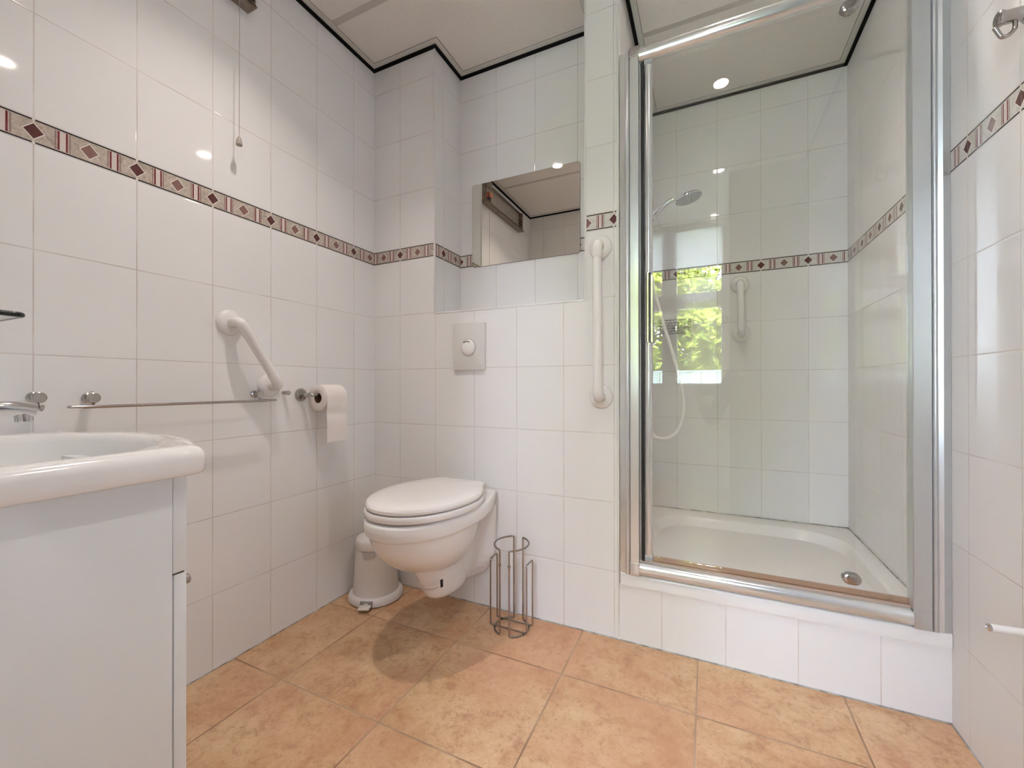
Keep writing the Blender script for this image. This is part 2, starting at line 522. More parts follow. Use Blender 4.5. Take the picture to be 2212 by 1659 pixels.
bm = B(); box(bm, (-0.15, -3.0, -0.12), (3.42, 1.1, 0.0)); struct(obj('floor', bm, 'floor'))
bm = B(); box(bm, (-0.15, -3.0, H), (3.42, 1.1, H + 0.15)); ceiling = struct(obj('ceiling', bm, 'ceiling'))
bm = B(); box(bm, (-0.12, -3.0, 0), (0, 1.1, H)); struct(obj('wall_left', bm, 'tile_left'))
# boxed-in cistern wall under the niche, pier to the left
bm = B()
box(bm, (0, 0, 0), (NX0, 0.45, H))
box(bm, (NX0, 0, 0), (NX1, 0.45, LEDGE - 0.004))
struct(obj('wall_back', bm, 'tile_back'))
bm = B(); box(bm, (NX0, ND, LEDGE - 0.004), (NX1, 0.45, H)); struct(obj('wall_niche', bm, 'tile_niche'))
bm = B(); box(bm, (NX1, 0, 0), (XW - 0.006, YS, H)); struct(obj('wall_pillar', bm, 'tile_pillar'))
bm = B()
box(bm, (XW - 0.006, 0.012, 0.0), (XW, YS + 0.1, H))
box(bm, (XW, YS, 0), (XR, YS + 0.1, H))
struct(obj('wall_shower', bm, 'tile_shower'))
# right wall; unseen entrance opening and passage behind it, added for cool fill light
DY0, DY1, DZ = -1.66, -0.74, 2.08
bm = B(); box(bm, (XR, -3.0, 0), (XR + 0.12, DY0, H)); box(bm, (XR, DY1, 0), (XR + 0.12, 1.1, H)); box(bm, (XR, DY0, DZ), (XR + 0.12, DY1, H)); struct(obj('wall_right', bm, 'tile_right'))
bm = B()
box(bm, (XR + 0.12, -2.10, 0), (3.42, -2.02, H)); box(bm, (XR + 0.12, -0.50, 0), (3.42, -0.42, H))
HY0, HY1, HZ0, HZ1 = -1.78, -1.22, 1.04, 1.70
box(bm, (3.30, -2.10, 0), (3.36, HY0, H)); box(bm, (3.30, HY1, 0), (3.36, -0.42, H)); box(bm, (3.30, HY0, 0), (3.36, HY1, HZ0)); box(bm, (3.30, HY0, HZ1), (3.36, HY1, H))
struct(obj('wall_added_passage', bm, 'pvc'))
bm = B()
for a, b in (((XR - 0.012, DY0 - 0.05, 0), (XR + 0.13, DY0 + 0.012, DZ)), ((XR - 0.012, DY1 - 0.012, 0), (XR + 0.13, DY1 + 0.05, DZ)), ((XR - 0.012, DY0 - 0.05, DZ - 0.012), (XR + 0.13, DY1 + 0.05, DZ + 0.05))): box(bm, a, b, 0.002)
struct(obj('trim_8', bm, 'windowwood'))
bm = B()
for a, b in (((3.30, HY0, HZ0), (3.35, HY0 + 0.04, HZ1)), ((3.30, HY1 - 0.04, HZ0), (3.35, HY1, HZ1)), ((3.30, HY0, HZ0), (3.35, HY1, HZ0 + 0.04)), ((3.30, HY0, HZ1 - 0.04), (3.35, HY1, HZ1))): box(bm, a, b)
struct(obj('added_fill_window', bm, 'windowwood'))  # window added out of view to send cool light at cabinet and toilet
bm = B(); box(bm, (XW - 0.006, 0, 0), (XR, 0.018, 0.2075)); struct(obj('wall_plinth', bm, 'tile_plinth'))
bm = B(); box(bm, (0, YA - 0.10, 0), (XP, YA, H)); struct(obj('wall_alcove', bm, 'tile_rear'))
# window wall with opening 0.62..1.600, z 0.915..2.44
WX0, WX1, WZ0, WZ1 = 0.62, 1.600, 0.915, 2.44
bm = B()
box(bm, (0, YW - 0.28, 0), (WX0, YW, H)); box(bm, (WX1, YW - 0.28, 0), (XR, YW, H))
box(bm, (WX0, YW - 0.28, 0), (WX1, YW, WZ0)); box(bm, (WX0, YW - 0.28, WZ1), (WX1, YW, H))
struct(obj('wall_rear', bm, 'tile_rear'))
# tall door leaf standing on the right behind the camera
t = thing('door_1', 'dark brown flush bathroom door behind the camera', 'door', (1.84, YD, 0)); del t['category']; del t['label']; struct(t)
bm = B(); box(bm, (XD + 0.004, YD, 0.005), (XR - 0.004, YD + 0.035, H - 0.012), 0.004); obj('door_leaf', bm, 'doorpaint', t)
bm = B(); lathe(bm, [(0.024, 0), (0.024, 0.006), (0.009, 0.008), (0.009, 0.045)], (1.68, YD + 0.035, 1.02), (0, 1, 0))
tube(bm, fillet([(1.68, YD + 0.078, 1.02), (1.68, YD + 0.085, 1.02), (1.80, YD + 0.085, 1.02)], 0.006), 0.008)
obj('door_handle', bm, 'chrome', t)

# perimeter of the ceiling, room kept on the left of the direction of travel or right: use explicit inward normals
peri = [((0, YA), (0, 0), (1, 0)), ((0, 0), (NX0, 0), (0, -1)), ((NX0, 0), (NX0, ND), (1, 0)), ((NX0, ND), (NX1, ND), (0, -1)),
        ((NX1, ND), (NX1, 0), (-1, 0)), ((NX1, 0), (XW, 0), (0, -1)), ((XW, 0), (XW, YS), (1, 0)), ((XW, YS), (XR, YS), (0, -1)),
        ((XR, YS), (XR, YD), (-1, 0)), ((XR, YD), (XD, YD), (0, 1)), ((XD, YD), (XD, YW), (-1, 0)), ((XD, YW), (XP, YW), (0, 1)),
        ((XP, YA), (0, YA), (0, 1)), ((XP, YW), (XP, YA), (1, 0))]
peri = peri[:12] + [((XP, YA), (0, YA), (0, 1))]
def strip(bm, loop, d0, d1, z0, z1):
    n = len(loop)
    nor = []
    for i in range(n):
        a = Vector(loop[i]); b = Vector(loop[(i + 1) % n]); e = (b - a).normalized()
        nor.append(Vector((e.y, -e.x)))         # inward for a clockwise loop
    def off(d):
        out = []
        for i in range(n):
            p = Vector(loop[i]); out.append(p + nor[i - 1] * d + nor[i] * d)
        return out
    A, Bq = off(d0), off(d1)
    va0 = [bm.verts.new((p.x, p.y, z0)) for p in A]; va1 = [bm.verts.new((p.x, p.y, z1)) for p in A]
    vb0 = [bm.verts.new((p.x, p.y, z0)) for p in Bq]; vb1 = [bm.verts.new((p.x, p.y, z1)) for p in Bq]
    for i in range(n):
        j = (i + 1) % n
        bm.faces.new((va0[i], va0[j], vb0[j], vb0[i])); bm.faces.new((va1[i], vb1[i], vb1[j], va1[j]))
        bm.faces.new((va0[i], va1[i], va1[j], va0[j])); bm.faces.new((vb0[i], vb0[j], vb1[j], vb1[i]))
loop = [(0, YA), (0, 0), (NX0, 0), (NX0, ND), (NX1, ND), (NX1, 0), (XW, 0), (XW, YS), (XR, YS), (XR, YW), (XP, YW), (XP, YA)]
bm = B(); strip(bm, loop, 0.0, 0.0135, H - 0.012, H); struct(obj('trim_1', bm, 'black', smooth=0))
bm = B(); strip(bm, loop, 0.0135, 0.036, H - 0.0035, H); struct(obj('trim_2', bm, 'profile', smooth=0))
bm = B(); strip(bm, loop, 0.036, 0.0375, H - 0.0006, H); struct(obj('trim_7', bm, 'lamdark', smooth=0))
# ceiling panel joints
bm = B()
box(bm, (0.036, -0.290, H - 0.0012), (XW, -0.262, H + 0.001))
box(bm, (XW + 0.036, 0.330, H - 0.0012), (XR - 0.036, 0.356, H + 0.001))
box(bm, (0.036, -0.935, H - 0.0012), (XR - 0.036, -0.909, H + 0.001))
o = obj('ceiling_joint', bm, 'seam', ceiling, smooth=0)
# white corner profiles round the niche and the pillar
bm = B()
box(bm, (NX0 - 0.006, -0.0022, LEDGE - 0.004), (NX0 + 0.0022, 0.006, H), 0.0012)
box(bm, (NX0 - 0.006, -0.0022, LEDGE - 0.007), (NX1 + 0.0055, 0.006, LEDGE - 0.0015), 0.0012)
box(bm, (NX1 - 0.0022, -0.0022, LEDGE - 0.004), (NX1 + 0.0055, 0.006, H), 0.0012)
struct(obj('trim_3', bm, 'pvc'))
bm = B(); box(bm, (XW - 0.0125, -0.0025, 0.0), (XW - 0.003, 0.010, H), 0.0015); struct(obj('trim_4', bm, 'pvc'))
bm = B(); box(bm, (NX0, 0.0, LEDGE - 0.004), (NX1, ND, LEDGE)); struct(obj('trim_5', bm, 'porcelain'))
# silicone / dark line at the floor
bm = B()
for a, b in (((0, -1.5, 0), (0.0025, 0, 0.003)), ((0, -0.003, 0), (XR, 0, 0.0035)), ((XR - 0.003, -1.7, 0), (XR, 0, 0.0035))): box(bm, a, b)
struct(obj('trim_6', bm, 'silicone', smooth=0))

# ---------------------------------------------------------------- window behind the camera (reflected in the shower door)
win = bpy.data.objects.new('window_1', None); C.objects.link(win); win.location = (1.11, YW - 0.15, 0.9); struct(win)
win.matrix_world = Matrix.Translation(Vector((1.11, YW - 0.15, 0.9)))
bm = B()
ya, yb2 = YW - 0.10, YW - 0.04
box(bm, (WX0, ya, WZ0), (WX0 + 0.05, yb2, WZ1)); box(bm, (WX1 - 0.012, ya, WZ0), (WX1, yb2, WZ1))
box(bm, (WX0, ya, WZ0), (WX1, yb2, WZ0 + 0.03)); box(bm, (WX0, ya, WZ1 - 0.05), (WX1, yb2, WZ1))
box(bm, (1.067, ya, WZ0), (1.202, yb2, WZ1), 0.004)
box(bm, (WX0, ya, 1.661), (WX1, yb2, 1.806), 0.004)
obj('window_frame', bm, 'windowwood', win)
bm = B(); box(bm, (WX0, ya + 0.02, WZ0), (WX1, ya + 0.026, WZ1)); obj('window_pane', bm, 'wglass', win, smooth=0)
bm = B(); box(bm, (WX0 - 0.02, YW - 0.04, WZ0 - 0.025), (WX1, YW + 0.03, WZ0), 0.004); obj('window_sill', bm, 'windowwood', win)
bl = thing('roller_blind', 'white translucent roller blind drawn over the top of the window', 'blind', (1.11, YW - 0.02, 2.41))
bm = B(); box(bm, (WX0 + 0.005, YW - 0.022, 2.045), (WX1 - 0.002, YW - 0.020, 2.42)); obj('blind_fabric', bm, 'blind', bl, smooth=0)
bm = B(); tube(bm, [(WX0 + 0.005, YW - 0.021, 2.415), (WX1 - 0.002, YW - 0.021, 2.415)], 0.018, 20); obj('blind_roller', bm, 'windowwood', bl)
bm = B(); box(bm, (WX0 + 0.005, YW - 0.026, 2.036), (WX1 - 0.002, YW - 0.016, 2.046), 0.002); obj('bottom_rail', bm, 'windowwood', bl)

cu = thing('added_dimming_curtain', 'unseen net curtain added to dim the fill light of the passage window', 'curtain', (3.29, -1.5, 1.75))  # added only to soften and dim the fill window
bm = B()
n_ = 60; rowa = []
for zz in (HZ0 - 0.04, HZ1 + 0.05):
    rowa.append([bm.verts.new((3.285 + 0.006 * math.sin(k * 0.9), HY0 - 0.03 + (HY1 - HY0 + 0.06) * k / n_, zz)) for k in range(n_ + 1)])
for k in range(n_): bm.faces.new((rowa[0][k], rowa[0][k + 1], rowa[1][k + 1], rowa[1][k]))
obj('net', bm, 'net', cu)
bm = B(); tube(bm, [(3.285, HY0 - 0.06, HZ1 + 0.055), (3.285, HY1 + 0.06, HZ1 + 0.055)], 0.008, 14); obj('curtain_rod', bm, 'windowwood', cu)

# outside
bm = B(); box(bm, (-8, -14, -1.2), (9, YW - 0.28, -1.0)); struct(obj('ground_outside', bm, 'grass'))
fe = thing('garden_fence', 'pale green boarded garden fence outside the window', 'fence', (1.0, -4.5, -1.0))
bm = B()
for i in range(34): box(bm, (-1.2 + i * 0.13, -4.52, -1.0), (-1.2 + i * 0.13 + 0.122, -4.50, 1.10), 0.004, 1)
obj('board_panel', bm, 'fence', fe)
bm = B(); box(bm, (-1.25, -4.54, 1.10), (3.3, -4.48, 1.125), 0.004); obj('fence_rail', bm, 'fence', fe)
def tree(label, x, y, z0, h, r, n, sd):
    rnd = random.Random(sd)
    t = thing('leafy_tree', label, 'tree', (x, y, -1.0), 'garden trees outside the window')
    bm = B()
    tube(bm, [(x, y, -1.0), (x + 0.05, y, z0), (x - 0.1, y, z0 + h * 0.5), (x, y, z0 + h * 0.8)], [0.16, 0.13, 0.08, 0.03], 10)
    for k in range(9):
        a = rnd.uniform(0, 2 * PI); zz = z0 + h * rnd.uniform(0.15, 0.7)
        tube(bm, [(x, y, zz), (x + math.cos(a) * r * 0.45, y + math.sin(a) * r * 0.45, zz + 0.3), (x + math.cos(a) * r * 0.85, y + math.sin(a) * r * 0.85, zz + 0.5)], [0.05, 0.03, 0.012], 6)
    obj('trunk', bm, 'bark', t)
    bm = B()
    cl = []
    for k in range(70):
        a = rnd.uniform(0, 2 * PI); e = rnd.uniform(-1, 1); q = rnd.uniform(0.55, 1.0)
        cl.append(Vector((x + math.cos(a) * r * q * math.sqrt(1 - e * e), y + math.sin(a) * r * q * math.sqrt(1 - e * e), z0 + h * 0.5 + e * h * 0.55 * q)))
    for k in range(n):
        c = rnd.choice(cl); s = r * 0.28
        p = c + Vector((rnd.gauss(0, s * .6), rnd.gauss(0, s * .6), rnd.gauss(0, s * .4)))
        L = rnd.uniform(0.08, 0.15)
        d = Vector((rnd.gauss(0, 1), rnd.gauss(0, 1), rnd.gauss(0, .5))).normalized(); x1, y1 = frame_for(d)
        vs = [bm.verts.new(p - d * L), bm.verts.new(p + x1 * L * .45), bm.verts.new(p + d * L), bm.verts.new(p - x1 * L * .45)]
        bm.faces.new(vs)
    o = obj('foliage', bm, 'leaf', t, smooth=0)
    return t
tree('sunlit green tree outside the window, seen in the shower glass', 1.0, -7.6, -0.2, 3.45, 1.6, 15000, 1)
tree('sunlit green tree beyond the left window panes', -3.3, -7.9, -0.4, 3.8, 1.6, 8000, 2)
tree('sunlit green tree at the right of the garden', 5.3, -8.2, -0.4, 3.9, 1.5, 7000, 3)

# ================================================================= DOWNLIGHTS
def downlight(x, y, label, wmul=1.0):
    t = thing('recessed_downlight', label, 'ceiling light', (x, y, H), 'recessed downlights in the ceiling')
    bm = B(); lathe(bm, [(0.043, 0.0), (0.043, -0.004), (0.040, -0.006), (0.034, -0.005), (0.034, 0.0)], (x, y, H), (0, 0, 1), 40, cap=False)
    obj('trim_ring', bm, 'bezel', t)
    bm = B(); lathe(bm, [(0.0, -0.0015), (0.034, -0.0015), (0.034, 0)], (x, y, H), (0, 0, 1), 32, cap=False)
    obj('lens', bm, emit('lamp_lens', LAMP_COL, 70.0), t)
    ld = bpy.data.lights.new('lamp_light', 'AREA'); ld.shape = 'DISK'; ld.size = 0.055; ld.spread = math.radians(105); ld.energy = LAMP_W * wmul; ld.color = LAMP_COL
    lo = bpy.data.objects.new('lamp_light', ld); C.objects.link(lo); lo.location = (x, y, H - 0.006)
    lo.parent = t; lo.matrix_parent_inverse = t.matrix_world.inverted()
    return t
downlight(1.53, -0.79, 'glowing round downlight in front of the shower, reflected at the top of its glass')
downlight(1.54, 0.08, 'glowing round downlight just inside the shower ceiling', 0.8)
downlight(0.525, -0.77, 'glowing round downlight nearest the left wall, above the toilet', 1.4)

# ================================================================= TOILET
TX = 0.548
def dloop(cx, yb, yf, hw, z, n=64, back=0.7, p=2.2, rb=0.012):
    """plan outline: rounded front (towards -y), flanks narrowing to a square back"""
    ym = yb - (yb - yf) * 0.46
    hb = hw * back
    right = []
    m = n // 2
    nf = m // 2
    for k in range(nf + 1):
        a = -PI / 2 + (PI / 2) * k / nf
        c, s_ = math.cos(a), -math.sin(a)
        right.append((hw * max(c, 0) ** (2 / p), ym - (ym - yf) * max(s_, 0) ** (2 / p)))
    ns = m - nf - 4
    L = yb - rb - ym
    for k in range(1, ns + 1):
        f = k / ns
        right.append((hw - (hw - hb) * f ** 1.7, ym + L * f))
    x0, y0_ = right[-1]
    for k in (1, 2, 3):
        a = PI / 2 * k / 3
        right.append((x0 - rb * (1 - math.cos(a)), y0_ + rb * math.sin(a)))
    right.append((0.0, yb))
    left = [(-x, y) for x, y in reversed(right[1:-1])]
    return [(cx + x, y, z) for x, y in right + left]
toilet = thing('wall_hung_toilet', 'white wall-hung porcelain toilet with closed lid below the flush plate', 'toilet', (TX, 0, 0.13))
bm = B()
loft(bm, [dloop(TX, -0.002, -0.500, 0.150, 0.440, back=0.80, rb=0.006), dloop(TX, -0.002, -0.556, 0.181, 0.446, back=0.665, rb=0.005),
          dloop(TX, -0.002, -0.562, 0.184, 0.470, back=0.665, rb=0.005), dloop(TX, -0.002, -0.560, 0.183, 0.490, back=0.665, rb=0.005), dloop(TX, -0.002, -0.552, 0.176, 0.497, back=0.665, rb=0.005)])
# bowl underside
def eloop(cx, cy, a, b, z, n=64, p=2.0):
    return [(cx + a * math.copysign(abs(math.cos(2 * PI * k / n)) ** (2 / p), math.cos(2 * PI * k / n)),
             cy + b * math.copysign(abs(math.sin(2 * PI * k / n)) ** (2 / p), math.sin(2 * PI * k / n)), z) for k in range(n)]
def smooth_loops(P, per=5):
    pts = [Vector(p) for p in P]
    out = []
    for i in range(len(pts) - 1):
        p0, p1, p2, p3 = pts[max(i - 1, 0)], pts[i], pts[i + 1], pts[min(i + 2, len(pts) - 1)]
        for k in range(per):
            t_ = k / per
            out.append(0.5 * ((2 * p1) + (-p0 + p2) * t_ + (2 * p0 - 5 * p1 + 4 * p2 - p3) * t_ ** 2 + (-p0 + 3 * p1 - 3 * p2 + p3) * t_ ** 3))
    out.append(pts[-1])
    return [eloop(TX, q[0], q[1], q[2], q[3]) for q in out]
loft(bm, smooth_loops([(-0.228, 0.040, 0.050, 0.266), (-0.250, 0.080, 0.100, 0.280), (-0.280, 0.114, 0.150, 0.306), (-0.299, 0.142, 0.191, 0.346), (-0.307, 0.158, 0.219, 0.386), (-0.310, 0.167, 0.234, 0.426), (-0.310, 0.170, 0.239, 0.456), (-0.300, 0.150, 0.200, 0.472)]))
# trapway
loft(bm, smooth_loops([(-0.165, 0.016, 0.050, 0.135), (-0.176, 0.042, 0.092, 0.142), (-0.190, 0.057, 0.122, 0.168), (-0.205, 0.059, 0.138, 0.220), (-0.222, 0.061, 0.146, 0.262), (-0.238, 0.076, 0.152, 0.300), (-0.250, 0.100, 0.165, 0.345), (-0.250, 0.120, 0.180, 0.400)]))
# wall flange with concave flanks
def fl(y, hw, z0, z1, r):
    return [(TX + a, y, (z0 + z1) / 2 + b) for a, b in rrect(hw * 2, z1 - z0, r, 8)]
def flt(y, hb, ht, z0, z1):
    # tapered plate: narrower at the bottom, rounded bottom
    pts = []
    n = 36
    for k in range(n):
        a = -PI / 2 + 2 * PI * k / n
        c, s = math.cos(a), math.sin(a)
        z = (z0 + z1) / 2 + (z1 - z0) / 2 * math.copysign(abs(s) ** (0.55 if s < 0 else 0.12), s)
        f = max(0.0, min(1.0, (z - z0) / (z1 - z0)))
        hw = hb + (ht - hb) * min(1.0, f * 3.0) ** 0.7
        pts.append((TX + math.copysign(abs(c) ** (0.55 if s < 0 else 0.12), c) * hw, y, z))
    return pts
loft(bm, [flt(-0.001, 0.075, 0.1225, 0.130, 0.490), flt(-0.022, 0.075, 0.1225, 0.130, 0.490), flt(-0.034, 0.068, 0.112, 0.132, 0.480), flt(-0.075, 0.048, 0.066, 0.134, 0.465), flt(-0.16, 0.044, 0.052, 0.138, 0.455)])
body = obj('bowl', bm, 'porcelain', toilet)
md = body.modifiers.new('r', 'REMESH'); md.mode = 'VOXEL'; md.voxel_size = 0.0038; md.use_smooth_shade = True
md = body.modifiers.new('s', 'SMOOTH'); md.factor = 0.6; md.iterations = 5
bpy.context.view_layer.update()
dg = bpy.context.evaluated_depsgraph_get()
nm = bpy.data.meshes.new_from_object(body.evaluated_get(dg)); body.modifiers.clear(); body.data = nm
for p in nm.polygons: p.use_smooth = True
if not nm.materials: nm.materials.append(M['porcelain'])
# seat
def seatloop(s, z, dy=0.0):
    return [((p[0] - TX) * s + TX, (p[1] + 0.30) * s - 0.30 + dy, z) for p in dloop(TX, -0.062, -0.556, 0.190, z, n=80, back=0.68, p=2.1, rb=0.06)]
bm = B(); loft(bm, [seatloop(0.965, 0.503), seatloop(0.992, 0.5035), seatloop(1.0, 0.508), seatloop(1.0, 0.520), seatloop(0.988, 0.5245), seatloop(0.95, 0.525)])
obj('seat', bm, 'seat', toilet)
bm = B(); loft(bm, [seatloop(0.93, 0.5285), seatloop(0.972, 0.529), seatloop(0.981, 0.533), seatloop(0.978, 0.540), seatloop(0.955, 0.5465), seatloop(0.88, 0.551), seatloop(0.70, 0.5545), seatloop(0.4, 0.5565), seatloop(0.15, 0.557)])
obj('lid', bm, 'seat', toilet)
for sx in (-1, 1):
    bm = B(); lathe(bm, [(0.0, 0.497), (0.019, 0.497), (0.019, 0.502), (0.013, 0.506), (0.013, 0.520), (0.0, 0.520)], (TX + sx * 0.075, -0.045, 0), (0, 0, 1), 24, cap=False)
    tube(bm, [(TX + sx * 0.075 - 0.02, -0.050, 0.520), (TX + sx * 0.075 + 0.02, -0.050, 0.520)], 0.009, 14)
    obj('hinge', bm, 'hinge', toilet)
for x, y in ((TX - 0.12, -0.40), (TX + 0.12, -0.40), (TX - 0.11, -0.18), (TX + 0.11, -0.18)):
    bm = B(); box(bm, (x - 0.012, y - 0.02, 0.4955), (x + 0.012, y + 0.02, 0.504), 0.003); obj('seat_buffer', bm, 'clearnub', toilet)
bm = B(); tube(bm, fillet([(TX - 0.160, -0.432, 0.510), (TX - 0.174, -0.438, 0.512), (TX - 0.175, -0.438, 0.528), (TX - 0.160, -0.432, 0.530)], 0.006), 0.0030, 10)
obj('lifting_tab', bm, 'clearnub', toilet)
# maker's sticker on the trapway: small patch wrapped to the porcelain
bvh = BVHTree.FromPolygons([v.co[:] for v in nm.vertices], [p.vertices[:] for p in nm.polygons])
def wrap(bm, u0, u1, v0, v1, nu, nv, lift, skew=0.0):
    grid = []
    for j in range(nv + 1):
        row = []
        for i in range(nu + 1):
            uu = u0 + (u1 - u0) * i / nu; vv = v0 + (v1 - v0) * j / nv
            d = Vector((math.sin(uu), -math.cos(uu), 0))
            c = Vector((TX, -0.20, vv + skew * uu))
            hit, nn, _, _ = bvh.ray_cast(c + d * 0.25, -d)
            if hit is None: hit = c + d * 0.1; nn = d
            row.append(bm.verts.new(hit + nn * lift))
        grid.append(row)
    for j in range(nv):
        for i in range(nu):
            bm.faces.new((grid[j][i], grid[j][i + 1], grid[j + 1][i + 1], grid[j + 1][i]))
body_off = body.matrix_world
bm = B(); wrap(bm, -0.62, 0.62, 0.195, 0.238, 20, 6, 0.0006); st = obj('label_sticker', bm, 'sticker', toilet)
for q_ in ((0.42, 0.50, 0.200, 0.232), (-0.56, -0.46, 0.222, 0.232), (-0.30, -0.22, 0.199, 0.207)):
    bm = B(); wrap(bm, *q_, 3, 6, 0.0010); obj('printed_mark', bm, 'ink', st)
bm = B()
for vv in (0.2345, 0.2275, 0.2205): wrap(bm, -0.2, 0.40, vv, vv + 0.0007, 10, 1, 0.0010)
for i in range(16):
    a = -0.15 + i * 0.033; wrap(bm, a, a + 0.022, 0.2035, 0.2070, 2, 1, 0.0010)
for i in range(12):
    a = -0.12 + i * 0.036; wrap(bm, a, a + 0.024, 0.1980, 0.1998, 2, 1, 0.0010)
obj('printed_lines', bm, 'ink2', st)

# flush plate
fp = thing('flush_plate', 'off-white flush plate with round button above the toilet', 'flush plate', (0.539, 0, 1.096))
def rbox_y(bm, cx, cz, w_, h_, r, y0, y1, bev):
    L = lambda s, y: [(cx + a, y, cz + b) for a, b in rrect(w_ - s, h_ - s, max(r - s / 2, 0.001), 6)]
    loft(bm, [L(0, y0), L(0, y1 + bev), L(bev * 0.6, y1 + bev * .3), L(bev * 2, y1)])
bm = B(); rbox_y(bm, 0.539, 1.0965, 0.157, 0.203, 0.006, 0.0, -0.013, 0.004); obj('plate', bm, 'plate', fp)
bm = B(); lathe(bm, [(0.0355, 0.0), (0.0355, 0.0145), (0.0345, 0.0150)], (0.539, 0, 1.093), (0, -1, 0), 40); obj('button_gap', bm, 'ink2', fp)
bm = B()
prof = [(0.0340, 0.010), (0.0340, 0.016), (0.032, 0.0205), (0.027, 0.0245), (0.019, 0.0275), (0.010, 0.029), (0.0, 0.0295)]
lathe(bm, prof, (0.539, 0, 1.093), (0, -1, 0), 40); obj('button', bm, 'porcelain', fp)
bm = B(); L = lambda s, y: [(0.536 + math.cos(2 * PI * k / 28) * 0.0165 * s, y, 1.1135 + math.sin(2 * PI * k / 28) * 0.0062 * s) for k in range(28)]
loft(bm, [L(1.0, -0.018), L(1.0, -0.0262), L(0.85, -0.0268)]); obj('finger_recess', bm, 'knob', fp)

# ================================================================= GRAB BARS
def rosette(bm, p, n, r=0.043):
    lathe(bm, [(r, 0), (r, 0.004), (r * 0.96, 0.009), (r * 0.86, 0.013), (r * 0.66, 0.0165), (r * 0.50, 0.018)], p, n, 40)
def grab(name_label, a, b, n, off, rad, grp, rr=0.043):
    a, b, n = Vector(a), Vector(b), Vector(n)
    t = thing('grab_bar', name_label, 'grab bar', a)
    for p in (a, b):
        bm = B(); rosette(bm, p, n, rr); obj('rosette', bm, 'plastic2', t)
    d = (b - a).normalized()
    A, Bv = a + n * off, b + n * off
    path = fillet([a + n * 0.012, A, Bv, b + n * 0.012], 0.034, 10)
    bm = B(); tube(bm, path, rad, 24)
    obj('rail', bm, 'plastic2', t)
    # sleeves where the elbows meet the tube
    for p, s in ((A, 1), (Bv, -1)):
        e = (a + n * 0.010) if s == 1 else (b + n * 0.010)
        pp = fillet([e, p, p + d * s * 0.052], 0.034, 10)
        bm = B(); tube(bm, pp, rad + 0.0016, 24); obj('elbow', bm, 'plastic2', t)
    return t
grab('long vertical white grab bar on the pillar left of the shower', (1.104, 0, 1.444), (1.107, 0, 0.886), (0, -1, 0), 0.058, 0.0165, None)
grab('short vertical white grab bar on the shower back wall', (1.618, YS, 1.452), (1.622, YS, 1.198), (0, -1, 0), 0.060, 0.0165, None)
grab('slanting white grab bar on the left wall above the towel rail', (0, -0.677, 1.143), (0, -0.538, 0.930), (1, 0, 0), 0.062, 0.0165, None)

# ================================================================= TOWEL RAIL, HOOKS
def post(bm, y, z, l=0.034, r=0.013):
    lathe(bm, [(r * 1.05, 0), (r * 1.05, 0.006), (r * 0.72, 0.008), (r * 0.72, l - 0.010), (r, l - 0.008), (r, l), (r * 0.9, l + 0.001)], (0, y, z), (1, 0, 0), 28)
tr_ = thing('towel_rail', 'thin chrome towel rail on the left wall beside the basin', 'towel rail', (0, -0.81, 0.898))
for yy in (-1.031, -0.591):
    bm = B(); post(bm, yy, 0.899); tube(bm, [(0.020, yy, 0.915), (0.020, yy, 0.917)], 0.003, 8); obj('post', bm, 'chrome_dull', tr_)
bm = B()
tube(bm, fillet([(0.026, -1.031, 0.895), (0.030, -1.030, 0.882), (0.048, -1.042, 0.8785), (0.052, -1.085, 0.8785), (0.060, -1.085, 0.8785), (0.064, -1.040, 0.8785), (0.064, -0.556, 0.8785), (0.058, -0.548, 0.8785), (0.030, -0.575, 0.8795), (0.024, -0.591, 0.882), (0.022, -0.591, 0.895)], 0.010, 6), 0.0033, 12)
tube(bm, fillet([(0.056, -1.060, 0.876), (0.056, -0.585, 0.876)], 0.0), 0.0028, 12)
obj('rail', bm, 'chrome_dull', tr_)
pg = thing('wall_peg', 'small chrome peg between slanting grab bar and paper holder', 'peg', (0, -0.4785, 0.9025))
bm = B(); lathe(bm, [(0.0075, 0), (0.0075, 0.016), (0.006, 0.017), (0.006, 0.019), (0.0085, 0.020), (0.0085, 0.030), (0.0075, 0.031)], (0, -0.4785, 0.9025), (1, 0, 0), 24); obj('peg_body', bm, 'chrome_dull', pg)
hk = thing('towel_hook', 'small chrome towel hook on the left wall above the basin rim', 'hook', (0, -1.128, 0.9025))
bm = B(); post(bm, -1.128, 0.9025); obj('post', bm, 'chrome_dull', hk)
bm = B(); tube(bm, fillet([(0.022, -1.128, 0.895), (0.026, -1.128, 0.880), (0.045, -1.128, 0.872), (0.052, -1.128, 0.884)], 0.01), 0.0034, 12); obj('hook_arm', bm, 'chrome_dull', hk)

# paper holder and roll
ph = thing('toilet_roll_holder', 'chrome toilet roll holder arm on the left wall', 'toilet roll holder', (0, -0.405, 0.893))
bm = B(); lathe(bm, [(0.026, 0), (0.026, 0.004), (0.024, 0.008), (0.020, 0.009)], (0, -0.405, 0.893), (1, 0, 0), 36); obj('rosette', bm, 'chrome_dull', ph)
bm = B(); tube(bm, [(0.006, -0.405, 0.893), (0.052, -0.405, 0.893)], 0.0085, 20); tube(bm, fillet([(0.046, -0.405, 0.893), (0.064, -0.405, 0.893), (0.064, -0.262, 0.893)], 0.012, 8), 0.0068, 16); obj('arm', bm, 'chrome_dull', ph)
roll = thing('toilet_roll', 'white toilet paper roll with a sheet hanging down', 'toilet roll', (0.064, -0.33, 0.824))
RC = Vector((0.064, 0, 0.8805)); RR = 0.0515; y0, y1 = -0.378, -0.278
def ring_y(r, y, n=56): return [(RC.x + r * math.cos(2 * PI * k / n), y, RC.z + r * math.sin(2 * PI * k / n)) for k in range(n)]
